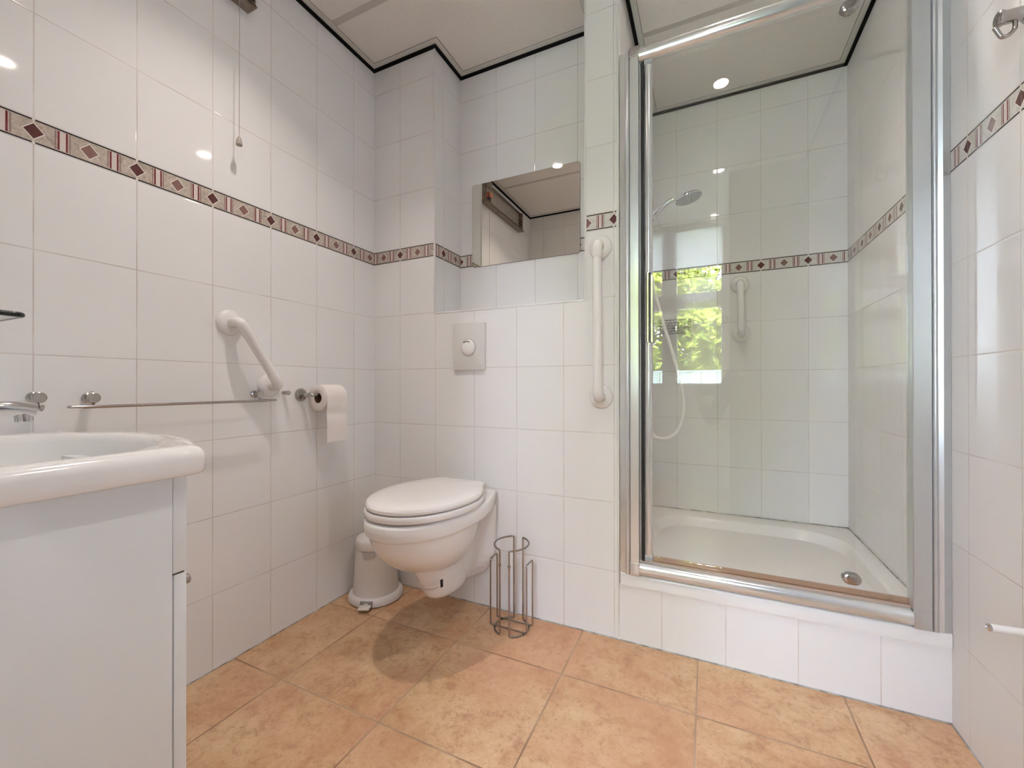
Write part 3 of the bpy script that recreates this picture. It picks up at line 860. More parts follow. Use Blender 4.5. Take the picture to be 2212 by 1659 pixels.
bm = B(); loft(bm, [ring_y(0.0205, y1 - 0.002), ring_y(0.0205, y0 + 0.001), ring_y(0.0215, y0), ring_y(RR - 0.001, y0), ring_y(RR, y0 + 0.001), ring_y(RR, y1 - 0.001), ring_y(RR - 0.001, y1), ring_y(0.0215, y1)], False, False); obj('paper', bm, 'paper', roll, 50)
bm = B(); loft(bm, [ring_y(0.0203, y0 + 0.002), ring_y(0.0203, y1 - 0.002), ring_y(0.0192, y1 - 0.002), ring_y(0.0192, y0 + 0.002)], False, False); obj('cardboard_core', bm, 'card', roll)
bm = B()
pts = []
for k in range(15):
    a = math.radians(92 - k * 6.6)
    pts.append((RC.x + (RR + 0.0010) * math.cos(a), RC.z + (RR + 0.0010) * math.sin(a)))
for k in range(1, 17):
    zz = pts[14][1] - k * (pts[14][1] - 0.706) / 16
    pts.append((pts[14][0] + 0.0012 * math.sin(k * 0.7) * min(1, k / 6), zz))
def shx(i, s): return pts[i][0] + s + (0.0012 * math.sin(i * 0.9) if i > 16 else 0)
rows = []
NY = 10
for side in (0, 0.0007):
    rows.append([[bm.verts.new((shx(i, side), y0 + (y1 - y0) * j / NY, pts[i][1] + (side if i < 12 else 0) + (0.004 * (j / NY) if i == len(pts) - 1 else 0))) for j in range(NY + 1)] for i in range(len(pts))])
for side in (0, 1):
    for i in range(len(pts) - 1):
        for j in range(NY): bm.faces.new((rows[side][i][j], rows[side][i][j + 1], rows[side][i + 1][j + 1], rows[side][i + 1][j]))
for i in range(len(pts) - 1):
    for j in (0, NY): bm.faces.new((rows[0][i][j], rows[0][i + 1][j], rows[1][i + 1][j], rows[1][i][j]))
for j in range(NY): bm.faces.new((rows[0][-1][j], rows[0][-1][j + 1], rows[1][-1][j + 1], rows[1][-1][j]))
obj('hanging_sheet', bm, 'paper', roll, 60)

# ================================================================= PEDAL BIN
bx, by = 0.134, -0.130
pb = thing('pedal_bin', 'small white plastic pedal bin in the corner behind the toilet', 'bin', (bx, by, 0))
bm = B(); lathe(bm, [(0.0, 0.002), (0.112, 0.002), (0.116, 0.006), (0.116, 0.018), (0.113, 0.026), (0.106, 0.033), (0.097, 0.036)], (bx, by, 0), (0, 0, 1), 64, cap=False)
obj('base', bm, 'plastic', pb)
bm = B(); lathe(bm, [(0.0965, 0.030), (0.0955, 0.05), (0.0865, 0.190), (0.0835, 0.2275), (0.0, 0.2275)], (bx, by, 0), (0, 0, 1), 64, cap=False)
obj('bin_body', bm, 'plastic', pb)
bm = B(); lathe(bm, [(0.0858, 0.226), (0.0866, 0.229), (0.0846, 0.258), (0.080, 0.2655), (0.070, 0.270), (0.04, 0.2735), (0.0, 0.2745)], (bx, by, 0), (0, 0, 1), 64, cap=False)
obj('lid', bm, 'plastic', pb)
# handle recess and pedal face the room
ang = math.atan2(-0.085, 0.02)
fd = Vector((math.cos(ang), math.sin(ang), 0)); sdv = Vector((-fd.y, fd.x, 0))
ctr = Vector((bx, by, 0))
fa = math.atan2(-1.0, 0.42)
bm = B()
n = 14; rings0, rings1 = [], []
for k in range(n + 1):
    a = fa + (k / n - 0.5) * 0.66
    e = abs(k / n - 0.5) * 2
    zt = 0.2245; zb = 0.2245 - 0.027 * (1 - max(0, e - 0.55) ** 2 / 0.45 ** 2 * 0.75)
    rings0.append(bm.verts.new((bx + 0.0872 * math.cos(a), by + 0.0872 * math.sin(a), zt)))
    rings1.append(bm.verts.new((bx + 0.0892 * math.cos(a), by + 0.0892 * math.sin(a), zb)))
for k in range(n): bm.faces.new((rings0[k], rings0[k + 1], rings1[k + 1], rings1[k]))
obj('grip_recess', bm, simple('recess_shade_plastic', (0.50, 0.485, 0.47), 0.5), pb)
R = Matrix.Translation(ctr) @ Matrix.Rotation(fa, 4, 'Z')
def place(bm): bmesh.ops.transform(bm, matrix=R, verts=bm.verts[:])
bm = B(); box(bm, (0.098, -0.026, 0.004), (0.1175, 0.026, 0.030), 0.002); place(bm); obj('pedal_slot', bm, simple('slot_shadow_plastic', (0.30, 0.28, 0.27), 0.6), pb)
bm = B(); box(bm, (0.108, -0.0235, 0.012), (0.150, 0.0235, 0.019), 0.0025); box(bm, (0.098, -0.009, 0.014), (0.12, 0.009, 0.026), 0.002); place(bm); obj('pedal', bm, simple('pedal_plastic', (0.74, 0.70, 0.64), 0.4), pb)

# ================================================================= WIRE ROLL STAND
sx0, sy0, sr = 0.782, -0.098, 0.066
ws = thing('spare_roll_stand', 'empty dark wire spare toilet roll stand on the floor', 'toilet roll stand', (sx0, sy0, 0))
WR = 0.0034
def half(sgn):
    g = 0.30  # half gap angle
    top, bot = 0.328, 0.0032
    arc = [(-PI / 2) + sgn * g + sgn * (PI - 2 * g) * k / 18 for k in range(19)]
    r_top = sr * 0.96
    P = []
    f0 = Vector((sx0 + sr * math.cos(arc[0]), sy0 + sr * math.sin(arc[0]), 0)); f1 = Vector((sx0 + sr * math.cos(arc[-1]), sy0 + sr * math.sin(arc[-1]), 0))
    topz = lambda k: top - 0.010 * (1 - k / 18)
    seq = [(sx0 + sr * math.cos(a), sy0 + sr * math.sin(a), topz(k)) for k, a in enumerate(arc)]
    seqb = [(sx0 + sr * math.cos(a), sy0 + sr * math.sin(a), bot) for a in arc]
    full = seq + list(reversed(seqb))
    rr = [0.010 if k in (0, 18, 19, 37) else 0.0 for k in range(38)]
    bm = B(); tube(bm, fillet(full, rr, 5, True), WR, 10, closed=True)
    # little ball on the front upright
    lathe(bm, [(0.0, -0.0065), (0.0045, -0.005), (0.006, 0.0), (0.0045, 0.005), (0.0, 0.0065)], (f0.x, f0.y, 0.262), (0, 0, 1), 14, cap=False)
    obj('wire_loop', bm, 'steel', ws)
half(1); half(-1)
for yy0, zt in ((-0.1225, 0.262), (-0.066, 0.262)):
    pass
bm = B()
xl, xr_ = sx0 - 0.078, sx0 + 0.074
yf, yb_ = -0.124, -0.068
for xx in (xl, xr_):
    pass
path = [(xl, yf, 0.0095), (xl, yf, 0.262), (xl, yb_, 0.262), (xl, yb_, 0.0095), (xr_, yb_, 0.0095), (xr_, yb_, 0.262), (xr_, yf, 0.262), (xr_, yf, 0.0095)]
tube(bm, fillet(path, 0.008, 5, True), WR * 0.92, 10, closed=True)
obj('side_frame', bm, 'steel', ws)

# ================================================================= BASIN CABINET + BASIN + TAP
cab = thing('basin_cabinet', 'white laminate cabinet under the basin with a small metal knob', 'cabinet', (0.33, -1.32, 0))
CX0, CX1, CF = 0.060, 0.600, -1.1300
bm = B()
box(bm, (CX1 - 0.018, YA, 0.0), (CX1, CF, 0.775), 0.001); box(bm, (CX0, YA, 0.0), (CX0 + 0.018, CF, 0.775), 0.001)
box(bm, (CX0, YA, 0.08), (CX1, CF, 0.098)); box(bm, (CX0, YA, 0.098), (CX1, YA + 0.01, 0.775))
box(bm, (CX0, CF - 0.06, 0.0), (CX1, CF - 0.045, 0.08))
obj('carcass', bm, 'lam', cab)
bm = B(); box(bm, (CX0, CF + 0.0008, 0.5950), (CX1, CF + 0.0220, 0.775), 0.001); obj('fascia_panel', bm, 'lam', cab)
xm = (CX0 + CX1) / 2
d1 = None
for a, b, kx in ((xm + 0.0015, CX1, CX1 - 0.040), (CX0, xm - 0.0015, CX0 + 0.040)):
    bm = B(); box(bm, (a, CF + 0.0022, 0.090), (b, CF + 0.0220, 0.5920), 0.001); dr = obj('door', bm, 'lam', cab)
    bm = B(); lathe(bm, [(0.0050, 0.0), (0.0050, 0.004), (0.0062, 0.006), (0.0085, 0.014), (0.0092, 0.022), (0.0085, 0.024), (0.0, 0.0245)], (kx, CF + 0.0218, 0.562), (0, 1, 0), 24, cap=False); obj('knob', bm, 'knob', dr)
bm = B(); box(bm, (CX0 + 0.018, CF, 0.5920), (CX1 - 0.0006, CF + 0.018, 0.5950)); obj('gap_strip', bm, 'lamdark', cab)

basin = thing('wash_basin', 'white porcelain wash basin with oval bowl on the cabinet', 'wash basin', (0.33, -1.32, 0.77))
BXc = 0.330
hp = [(0.282, -1.5345), (0.297, -1.50), (0.300, -1.40), (0.302, -1.28), (0.303, -1.18), (0.303, -1.125), (0.296, -1.092), (0.272, -1.081), (0.242, -1.079), (0.212, -1.070), (0.180, -1.046), (0.130, -1.028), (0.070, -1.018), (0.0, -1.015)]
def catmull(pts, per=8):
    out = []
    for i in range(len(pts) - 1):
        p0 = Vector(pts[max(i - 1, 0)]); p1 = Vector(pts[i]); p2 = Vector(pts[i + 1]); p3 = Vector(pts[min(i + 2, len(pts) - 1)])
        for k in range(per):
            t_ = k / per
            out.append(0.5 * ((2 * p1) + (-p0 + p2) * t_ + (2 * p0 - 5 * p1 + 4 * p2 - p3) * t_ ** 2 + (-p0 + 3 * p1 - 3 * p2 + p3) * t_ ** 3))
    out.append(Vector(pts[-1]))
    return out
hc = catmull(hp, 8)
outl = [Vector((BXc + p.x, p.y)) for p in hc] + [Vector((BXc - p.x, p.y)) for p in reversed(hc[:-1])]
# resample evenly to N points
def resample(pts, N):
    P = pts + [pts[0]]
    L = [0]
    for a, b in zip(P, P[1:]): L.append(L[-1] + (b - a).length)
    out = []; j = 0
    for k in range(N):
        s = L[-1] * k / N
        while L[j + 1] < s: j += 1
        t_ = (s - L[j]) / max(L[j + 1] - L[j], 1e-9)
        out.append(P[j].lerp(P[j + 1], t_))
    return out
NB = 160
outl = resample(outl, NB)
def inset(d):
    out = []
    for i in range(NB):
        e = (outl[(i + 1) % NB] - outl[i - 1]).normalized(); nn = Vector((-e.y, e.x))
        c = Vector((BXc, -1.29))
        if nn.dot(c - outl[i]) < 0: nn = -nn
        p = outl[i] + nn * d
        out.append(Vector((p.x, max(p.y, YA + 0.0008))))
    return out
def lp(d, z): return [(p.x, p.y, z) for p in inset(d)]
bc = Vector((BXc, -1.252)); BA, BB = 0.262, 0.190
angs = [math.atan2(p.y - bc.y, p.x - bc.x) for p in outl]
def el(s, z, dy=0): return [(bc.x + BA * s * math.cos(a), bc.y + dy + BB * s * math.sin(a), z) for a in angs]
loops = [lp(0.045, 0.7765), lp(0.020, 0.7715), lp(0.010, 0.7705), lp(0.004, 0.7725), lp(0.0010, 0.7765), lp(0.0, 0.783), lp(0.0, 0.801), lp(0.0012, 0.8075), lp(0.0045, 0.8135), lp(0.0095, 0.8180), lp(0.0160, 0.8210), lp(0.0235, 0.8222)]
def blend(t_, z):
    a_, b_ = lp(0.0235, z), el(1.03, z)
    return [(p[0] * (1 - t_) + q[0] * t_, p[1] * (1 - t_) + q[1] * t_, z) for p, q in zip(a_, b_)]
loops += [blend(0.25, 0.8225), blend(0.5, 0.8222), blend(0.75, 0.8214)]
loops += [el(1.03, 0.8200), el(1.0, 0.8165), el(0.975, 0.805), el(0.95, 0.785), el(0.90, 0.755), el(0.80, 0.722), el(0.62, 0.698), el(0.38, 0.686), el(0.14, 0.683)]
under = [el(0.10, 0.668), el(0.42, 0.672), el(0.68, 0.684), el(0.86, 0.706), el(0.97, 0.738), el(1.02, 0.766)]
bm = B(); loft(bm, under + loops, True, True); obj('bowl', bm, 'porcelain', basin, 80)
bm = B(); lathe(bm, [(0.0, 0.686), (0.022, 0.686), (0.024, 0.6845), (0.026, 0.683)], (bc.x, bc.y, 0), (0, 0, 1), 28, cap=False); obj('waste', bm, 'chrome', basin)
tap = thing('basin_tap', 'chrome basin mixer tap with long spout over the bowl', 'tap', (BXc, -1.47, 0.82))
ty = -1.476
bm = B(); lathe(bm, [(0.030, 0.8195), (0.030, 0.825), (0.024, 0.830), (0.0225, 0.90), (0.020, 0.905), (0.0, 0.906)], (BXc, ty, 0), (0, 0, 1), 32, cap=False); obj('body', bm, 'chrome', tap)
bm = B()
sp = fillet([(BXc, ty + 0.01, 0.873), (BXc, ty + 0.10, 0.890), (BXc, -1.250, 0.8905), (BXc, -1.221, 0.884)], [0, 0.04, 0.02, 0], 6)
tube(bm, sp, 0.0140, 20); obj('spout', bm, 'chrome', tap)
bm = B(); lathe(bm, [(0.0115, 0.0), (0.0120, 0.004), (0.0120, 0.020), (0.0095, 0.022), (0.0, 0.0215)], (BXc, -1.236, 0.886), (0, 0.12, -1), 28, cap=False); obj('aerator', bm, 'chrome', tap)
bm = B(); lathe(bm, [(0.022, 0.906), (0.022, 0.925), (0.016, 0.932), (0.0, 0.934)], (BXc, ty, 0), (0, 0, 1), 28, cap=False); tube(bm, [(BXc, ty, 0.925), (BXc, ty + 0.06, 0.945)], [0.008, 0.0055], 14); obj('lever', bm, 'chrome', tap)

gs = thing('glass_shelf', 'glass shelf with dark edge above the basin, at the left of the frame', 'shelf', (0.27, -1.40, 1.04))
bm = B(); box(bm, (0.03, YA + 0.003, 1.0375), (0.497, -1.286, 1.0450)); obj('shelf_plate', bm, 'shelfglass', gs, smooth=0)
bm = B(); tube(bm, fillet([(0.5000, YA + 0.003, 1.0412), (0.5000, -1.281, 1.0412), (0.03, -1.281, 1.0412)], 0.012), 0.0042, 12); obj('edge', bm, 'glassedge', gs)
for x in (0.08, 0.44):
    bm = B(); tube(bm, [(x, YA, 1.0330), (x, -1.40, 1.0330)], 0.005, 12); obj('bracket', bm, 'chrome', gs)

# ================================================================= NICHE MIRROR
mr = thing('wall_mirror', 'frameless rectangular mirror with rounded corners in the niche', 'mirror', (0.694, ND, 1.505))
MX0, MX1, MZ0, MZ1 = 0.4235, 0.9655, 1.505, 1.906
def mring(s, y): return [((MX0 + MX1) / 2 + a, y, (MZ0 + MZ1) / 2 + b) for a, b in rrect(MX1 - MX0 - s, MZ1 - MZ0 - s, 0.014, 8)]
bm = B(); loft(bm, [mring(0, ND - 0.0005), mring(0, ND - 0.0045), mring(0.002, ND - 0.005)], True, False); obj('mirror_edge', bm, 'mirroredge', mr)
bm = B(); vs = [bm.verts.new(p) for p in mring(0.002, ND - 0.0050)]; f = bm.faces.new(vs)
bmesh.ops.recalc_face_normals(bm, faces=bm.faces[:])
obj('mirror_face', bm, 'mirror', mr, smooth=0)

# ================================================================= WALL LAMP + PULL CORD
wl = thing('wall_lamp', 'old stripped wall lamp plate with black and red socket under the ceiling', 'wall lamp', (0, -0.96, 2.34))
LZ0, LZ1, LY0, LY1 = 2.243, 2.400, -1.285, -0.618
bm = B(); box(bm, (0, LY0, LZ0), (0.006, LY1, LZ1), 0.001); obj('back_plate', bm, 'lampback', wl)
bm = B(); box(bm, (0.0, LY0, LZ0 - 0.004), (0.052, LY1 + 0.004, LZ0 + 0.002), 0.001); box(bm, (0.048, LY0, LZ0 - 0.004), (0.052, LY1, LZ0 + 0.006), 0.0005)
box(bm, (0, LY0, LZ1 - 0.004), (0.026, LY1, LZ1), 0.001)
box(bm, (0.0, LY0, LZ0), (0.040, LY0 + 0.004, LZ1), 0.001)
for zz in (LZ0 + 0.035, LZ0 + 0.065, LZ0 + 0.095): box(bm, (0.006, LY0 + 0.004, zz), (0.03, LY0 + 0.028, zz + 0.006), 0.001)
obj('housing', bm, 'lampmetal', wl)
bm = B(); box(bm, (0.0, LY1 - 0.003, LZ0), (0.050, LY1, LZ1), 0.001); box(bm, (0.044, LY1 - 0.09, LZ1 - 0.05), (0.05, LY1, LZ1), 0.001); obj('end_bracket', bm, 'lampmetal', wl)
bm = B(); box(bm, (0.006, LY1 - 0.085, LZ0 + 0.006), (0.042, LY1 - 0.012, LZ0 + 0.060), 0.006); obj('lamp_holder', bm, 'rubber', wl)
bm = B(); box(bm, (0.012, LY1 - 0.100, LZ0 + 0.050), (0.052, LY1 - 0.050, LZ0 + 0.085), 0.005); obj('copper_block', bm, 'copper', wl)
bm = B(); box(bm, (0.030, LY1 - 0.022, LZ0 + 0.026), (0.054, LY1 - 0.002, LZ0 + 0.050), 0.006); obj('red_button', bm, 'red', wl)
bm = B(); tube(bm, fillet([(0.03, LY0, LZ0 + 0.004), (0.034, LY0 - 0.03, LZ0 + 0.012), (0.036, LY0 - 0.06, LZ0 - 0.006), (0.036, LY0 - 0.09, LZ0 - 0.002)], 0.02), 0.0015, 8); obj('loose_wire', bm, 'cord', wl)
pc = thing('pull_cord', 'thin pull cord with a small bell-shaped knob hanging from the lamp', 'pull cord', (0.045, -0.672, 2.26))
bm = B(); tube(bm, [(0.045, -0.671, 2.268), (0.0455, -0.6715, 2.0), (0.045, -0.672, 1.762)], 0.0010, 8); obj('cord', bm, 'cord', pc)
bm = B(); lathe(bm, [(0.0, 0.014), (0.0025, 0.0135), (0.004, 0.009), (0.0075, 0.002), (0.0095, -0.010), (0.0098, -0.016), (0.0085, -0.018), (0.0, -0.0185)], (0.045, -0.672, 1.752), (0, 0, 1), 24, cap=False); obj('knob', bm, 'cordknob', pc)

# ================================================================= SHOWER TRAY
tray = thing('shower_tray', 'white raised acrylic shower tray with rounded inner basin', 'shower tray', (1.62, 0.45, 0.2))
TX0, TX1, TY0, TY1 = XW + 0.001, XR - 0.001, -0.010, YS - 0.001
tcx, tcy = (TX0 + TX1) / 2, (TY0 + TY1) / 2
def rr3(x0, x1, y0_, y1_, r, z, n=10): return [((x0 + x1) / 2 + a, (y0_ + y1_) / 2 + b, z) for a, b in rrect(x1 - x0, y1_ - y0_, r, n)]
bm = B()
ls = [rr3(TX0 + 0.004, TX1 - 0.004, TY0 + 0.004, TY1, 0.002, 0.2085), rr3(TX0, TX1, TY0, TY1, 0.003, 0.2085), rr3(TX0, TX1, TY0, TY1, 0.003, 0.246), rr3(TX0, TX1, TY0 + 0.0015, TY1, 0.003, 0.2490), rr3(TX0, TX1, TY0 + 0.005, TY1, 0.003, 0.2505)]
ix0, ix1, iy0, iy1 = TX0 + 0.045, TX1 - 0.050, 0.068, TY1 - 0.110
for s, z in ((0, 0.2505), (0.006, 0.2485), (0.012, 0.240), (0.030, 0.205), (0.042, 0.190), (0.060, 0.183), (0.11, 0.180), (0.2, 0.177)):
    ls.append(rr3(ix0 + s, ix1 - s, iy0 + s, iy1 - s, max(0.17 - s * 0.3, 0.05), z))
loft(bm, ls, True, True)
obj('tray_body', bm, 'tray', tray, 50)
bm = B()
dn = Vector((1.275, 0.60, 0.1795)); lathe(bm, [(0.0, 0.0035), (0.022, 0.0038), (0.030, 0.0048), (0.036, 0.003), (0.040, 0.0)], dn, (0, 0, 1), 36, cap=False); obj('drain_cover', bm, 'greyplastic', tray)
bm = B()
box(bm, (TX0, TY1 - 0.003, 0.249), (TX1, TY1 + 0.0006, 0.2545)); box(bm, (TX1 - 0.003, 0.02, 0.249), (TX1 + 0.0006, TY1, 0.2545)); box(bm, (TX0 - 0.0006, 0.02, 0.249), (TX0 + 0.003, TY1, 0.2545))
obj('silicone_bead', bm, 'silicone', tray, smooth=0)

# ================================================================= SHOWER ENCLOSURE
enc = thing('shower_enclosure', 'polished aluminium surround of the shower opening', 'shower enclosure', (1.62, 0.0, 0.25))
ZB, ZT = 0.2515, 2.135
def profile_v(bm, pts, z0, z1):
    loft(bm, [[(x, y, z0) for x, y in pts], [(x, y, z1) for x, y in pts]])
bm = B()
# left wall channel: side flange and rounded nose
def nose(x0, x1, yb, yf, n=10):
    pts = [(x0, yb)]
    for k in range(n + 1):
        a = PI + PI * k / n
        pts.append(((x0 + x1) / 2 + (x1 - x0) / 2 * math.cos(a), yf + 0.010 - 0.010 * abs(math.sin(a)) - 0.0))
    pts.append((x1, yb))
    return pts
profile_v(bm, [(XW + 0.0005, 0.022), (XW + 0.0005, -0.004), (XW + 0.019, -0.006), (XW + 0.020, 0.022)], ZB, ZT)
profile_v(bm, nose(XW + 0.019, XW + 0.036, 0.022, -0.016), ZB, ZT)
obj('left_channel', bm, 'alu', enc)
bm = B()
profile_v(bm, [(XW + 0.037, 0.024), (XW + 0.0375, -0.014), (XW + 0.0395, -0.017), (XW + 0.067, -0.017), (XW + 0.0690, -0.014), (XW + 0.069, 0.024)], ZB + 0.001, ZT - 0.028)
profile_v(bm, nose(XW + 0.0695, XW + 0.0755, 0.020, -0.008), ZB + 0.055, ZT - 0.060)
obj('left_upright', bm, 'alu', enc)
bm = B(); box(bm, (XW + 0.0755, -0.002, ZB + 0.052), (XW + 0.0860, 0.010, ZT - 0.05)); obj('gap_shade_strip', bm, 'rubber', enc, smooth=0)  # black strip standing in for the shade of the open gap
bm = B()
profile_v(bm, [(XR - 0.0855, 0.024), (XR - 0.0855, -0.015), (XR - 0.0840, -0.017), (XR - 0.0455, -0.017), (XR - 0.0450, -0.014), (XR - 0.045, 0.024)], ZB + 0.001, ZT - 0.028)
obj('right_upright', bm, 'alu2', enc)
bm = B()
profile_v(bm, nose(XR - 0.0435, XR - 0.030, 0.022, -0.018), ZB - 0.001, ZT)
profile_v(bm, [(XR - 0.0305, 0.022), (XR - 0.0300, -0.004), (XR - 0.018, -0.009), (XR - 0.0008, -0.004), (XR - 0.0008, 0.022)], ZB - 0.001, ZT)
obj('right_channel', bm, 'alu2', enc)
bm = B(); box(bm, (XR - 0.0855, -0.0185, ZB), (XR - 0.0455, 0.0, ZB + 0.052), 0.001); obj('corner_bracket', bm, 'alu2', enc)
bm = B(); box(bm, (XW + 0.0370, -0.0190, ZB), (XW + 0.0700, 0.0, ZB + 0.046), 0.002); obj('corner_bracket', bm, 'alu', enc)
bm = B(); box(bm, (XW + 0.036, -0.020, ZT - 0.032), (XW + 0.074, 0.012, ZT + 0.004), 0.003); obj('corner_bracket', bm, 'chrome_dull', enc)
# horizontal rails, oval section
def rail_x(bm, x0, x1, yc, zc, ry, rz, n=28):
    L = lambda x: [(x, yc + ry * math.cos(2 * PI * k / n), zc + rz * math.sin(2 * PI * k / n)) for k in range(n)]
    loft(bm, [L(x0), L(x1)])
bm = B(); rail_x(bm, XW + 0.070, XR - 0.0855, -0.002, 0.2760, 0.020, 0.0235); obj('bottom_rail', bm, 'alu', enc)
bm = B(); rail_x(bm, XW + 0.070, XR - 0.0855, -0.002, 2.1090, 0.022, 0.0235); obj('top_rail', bm, 'alu', enc)
bm = B(); box(bm, (XW + 0.075, 0.0, 0.2985), (XR - 0.0855, 0.012, 0.3065)); obj('seal_strip', bm, 'seal', enc, smooth=0)

door = thing('shower_door', 'clear glass shower door with chrome pull handle', 'shower door', (1.62, 0.0, 0.31))
GX0, GX1 = XW + 0.0880, XR - 0.0865
bm = B(); box(bm, (GX0 + 0.006, 0.0050, 0.3070), (GX1, 0.0105, 2.0830)); obj('glass_panel', bm, 'glass', door, smooth=0)
bm = B(); box(bm, (GX0 + 0.02, 0.003, 0.3070), (GX1, 0.0125, 0.3240), 0.002); obj('bottom_seal', bm, glass_mat('tinted_seal', (0.78, 0.66, 0.58)), door, smooth=0)
bm = B(); profile_v(bm, nose(GX0, GX0 + 0.0250, 0.014, -0.008), 0.327, 2.070); obj('door_stile', bm, 'alu', door)
bm = B(); box(bm, (GX0 - 0.001, -0.009, 0.3075), (GX0 + 0.0262, 0.015, 0.3275), 0.002); obj('end_cap', bm, 'greyplastic', door)
bm = B(); box(bm, (GX0 - 0.001, -0.009, 2.0695), (GX0 + 0.0262, 0.015, 2.0860), 0.002); obj('end_cap', bm, 'greyplastic', door)
hd = None
bm = B()
profile_v(bm, [(GX0 + 0.002, -0.006), (GX0 + 0.002, -0.014), (GX0 + 0.008, -0.0155), (GX0 + 0.0095, -0.021), (GX0 + 0.0140, -0.021), (GX0 + 0.0155, -0.0155), (GX0 + 0.0215, -0.014), (GX0 + 0.0215, -0.006)], 1.082, 1.327)
profile_v(bm, [(GX0 + 0.0215, -0.004), (GX0 + 0.0220, -0.018), (GX0 + 0.0275, -0.018), (GX0 + 0.0275, -0.004)], 1.082, 1.318)
obj('pull_handle', bm, 'chrome_dull', door)
def pivot(x, z):
    bm = B(); L = lambda s, y: [(x + a, y, z + b) for a, b in rrect(0.046 * s, 0.032 * s, 0.0159 * s, 10)]
    loft(bm, [L(1.0, 0.0048), L(1.0, -0.010), L(0.95, -0.0135), L(0.8, -0.0155), L(0.5, -0.0165)]); return obj('pivot_fitting', bm, 'chrome_dull', door)
pivot(1.848, 0.3580); pivot(1.847, 2.052)
for z in (0.3580, 2.052):
    bm = B(); lathe(bm, [(0.013, 0.0108), (0.013, 0.018), (0.010, 0.020)], (1.848, 0, z), (0, 1, 0), 24); obj('pivot_back', bm, 'chrome_dull', door)

# ================================================================= SHOWER FITTINGS
SY = 0.50
sh = thing('hand_shower', 'chrome hand shower in its holder high on the shower side wall', 'hand shower', (XW, SY, 1.7))
bm = B()
head_c = Vector((1.388, SY, 1.779))
hpth = [Vector(p) for p in ((1.222, SY, 1.700), (1.240, SY, 1.724), (1.270, SY, 1.752), (1.300, SY, 1.774), (1.325, SY, 1.784))]
cm = [Vector(p) for p in hpth]
tube(bm, cm, [0.0135, 0.0135, 0.0115, 0.0105, 0.012], 20)
obj('handle', bm, 'chrome', sh)
bm = B(); ax = Vector((0.27, -0.05, -1.0)).normalized()
lathe(bm, [(0.0, -0.016), (0.020, -0.014), (0.040, -0.007), (0.050, 0.001), (0.0515, 0.006), (0.050, 0.010), (0.046, 0.011)], head_c - ax * 0.004, ax, 44, cap=False)
bmesh.ops.scale(bm, vec=(1.14, 1, 1), space=Matrix.Translation(-head_c), verts=bm.verts[:]); hdo = obj('shower_head', bm, 'chrome', sh)
bm = B(); lathe(bm, [(0.0, 0.0085), (0.047, 0.0085), (0.046, 0.0068)], head_c - ax * 0.000, ax, 40, cap=False)
x_, y_ = frame_for(ax)
for rr_, nn_ in ((0.012, 8), (0.024, 14), (0.036, 20)):
    for k in range(nn_):
        c = head_c + ax * 0.0085 + (x_ * math.cos(2 * PI * k / nn_) + y_ * math.sin(2 * PI * k / nn_)) * rr_
        lathe(bm, [(0.0020, 0), (0.0014, 0.0022), (0.0, 0.0025)], c, ax, 6, cap=False)
bmesh.ops.scale(bm, vec=(1.14, 1, 1), space=Matrix.Translation(-head_c), verts=bm.verts[:])
obj('spray_face', bm, 'greyplastic', sh)
rl = thing('shower_riser_rail', 'chrome riser rail with slider holding the hand shower', 'riser rail', (XW, SY, 1.2))
bm = B(); tube(bm, [(XW + 0.030, SY + 0.012, 1.14), (XW + 0.030, SY + 0.012, 1.86)], 0.009, 20); obj('rail', bm, 'chrome', rl)
for z in (1.16, 1.84):
    bm = B(); lathe(bm, [(0.018, 0.0), (0.018, 0.004), (0.011, 0.008), (0.011, 0.032)], (XW, SY + 0.012, z), (1, 0, 0), 24); obj('wall_bracket', bm, 'chrome', rl)
bm = B(); lathe(bm, [(0.018, -0.022), (0.020, -0.018), (0.020, 0.018), (0.018, 0.022)], (XW + 0.030, SY + 0.012, 1.690), (0, 0, 1), 24); lathe(bm, [(0.012, 0), (0.015, 0.018), (0.015, 0.030)], (XW + 0.040, SY + 0.004, 1.692), (0.3, -0.2, 0.35), 20); obj('slider', bm, 'greyplastic', rl)
mxr = thing('shower_mixer', 'chrome thermostatic bar mixer on the shower side wall', 'mixer tap', (XW, SY, 1.02))
bm = B(); tube(bm, [(XW + 0.045, SY - 0.10, 1.02), (XW + 0.045, SY + 0.14, 1.02)], 0.019, 24); obj('body', bm, 'chrome', mxr)
for yy in (SY - 0.122, SY + 0.142):
    bm = B(); lathe(bm, [(0.020, 0.0), (0.022, 0.004), (0.022, 0.020), (0.018, 0.024)], (XW + 0.045, yy - 0.002, 1.02), (0, 1 if yy > SY else 1, 0), 24); obj('control_knob', bm, 'chrome', mxr)
for yy in (SY - 0.055, SY + 0.095):
    bm = B(); lathe(bm, [(0.030, 0.0), (0.028, 0.010), (0.014, 0.014), (0.014, 0.040)], (XW, yy, 1.02), (1, 0, 0), 28); obj('wall_union', bm, 'chrome', mxr)
hose = [(1.222, SY, 1.700), (1.212, SY - 0.004, 1.66), (1.218, SY - 0.01, 1.50), (1.248, SY, 1.34), (1.290, SY, 1.18), (1.335, SY, 1.02), (1.362, SY, 0.90), (1.366, SY, 0.80), (1.340, SY, 0.72), (1.290, SY, 0.684), (1.240, SY, 0.690), (1.222, SY + 0.01, 0.74), (1.220, SY + 0.02, 0.86), (1.220, SY + 0.02, 1.000)]
cp = catmull([Vector(p) for p in hose], 8)
bm = B(); tube(bm, cp, 0.0078, 14); tag(obj('shower_hose', bm, 'hose'), 'white shower hose looping down inside the shower', 'hose')

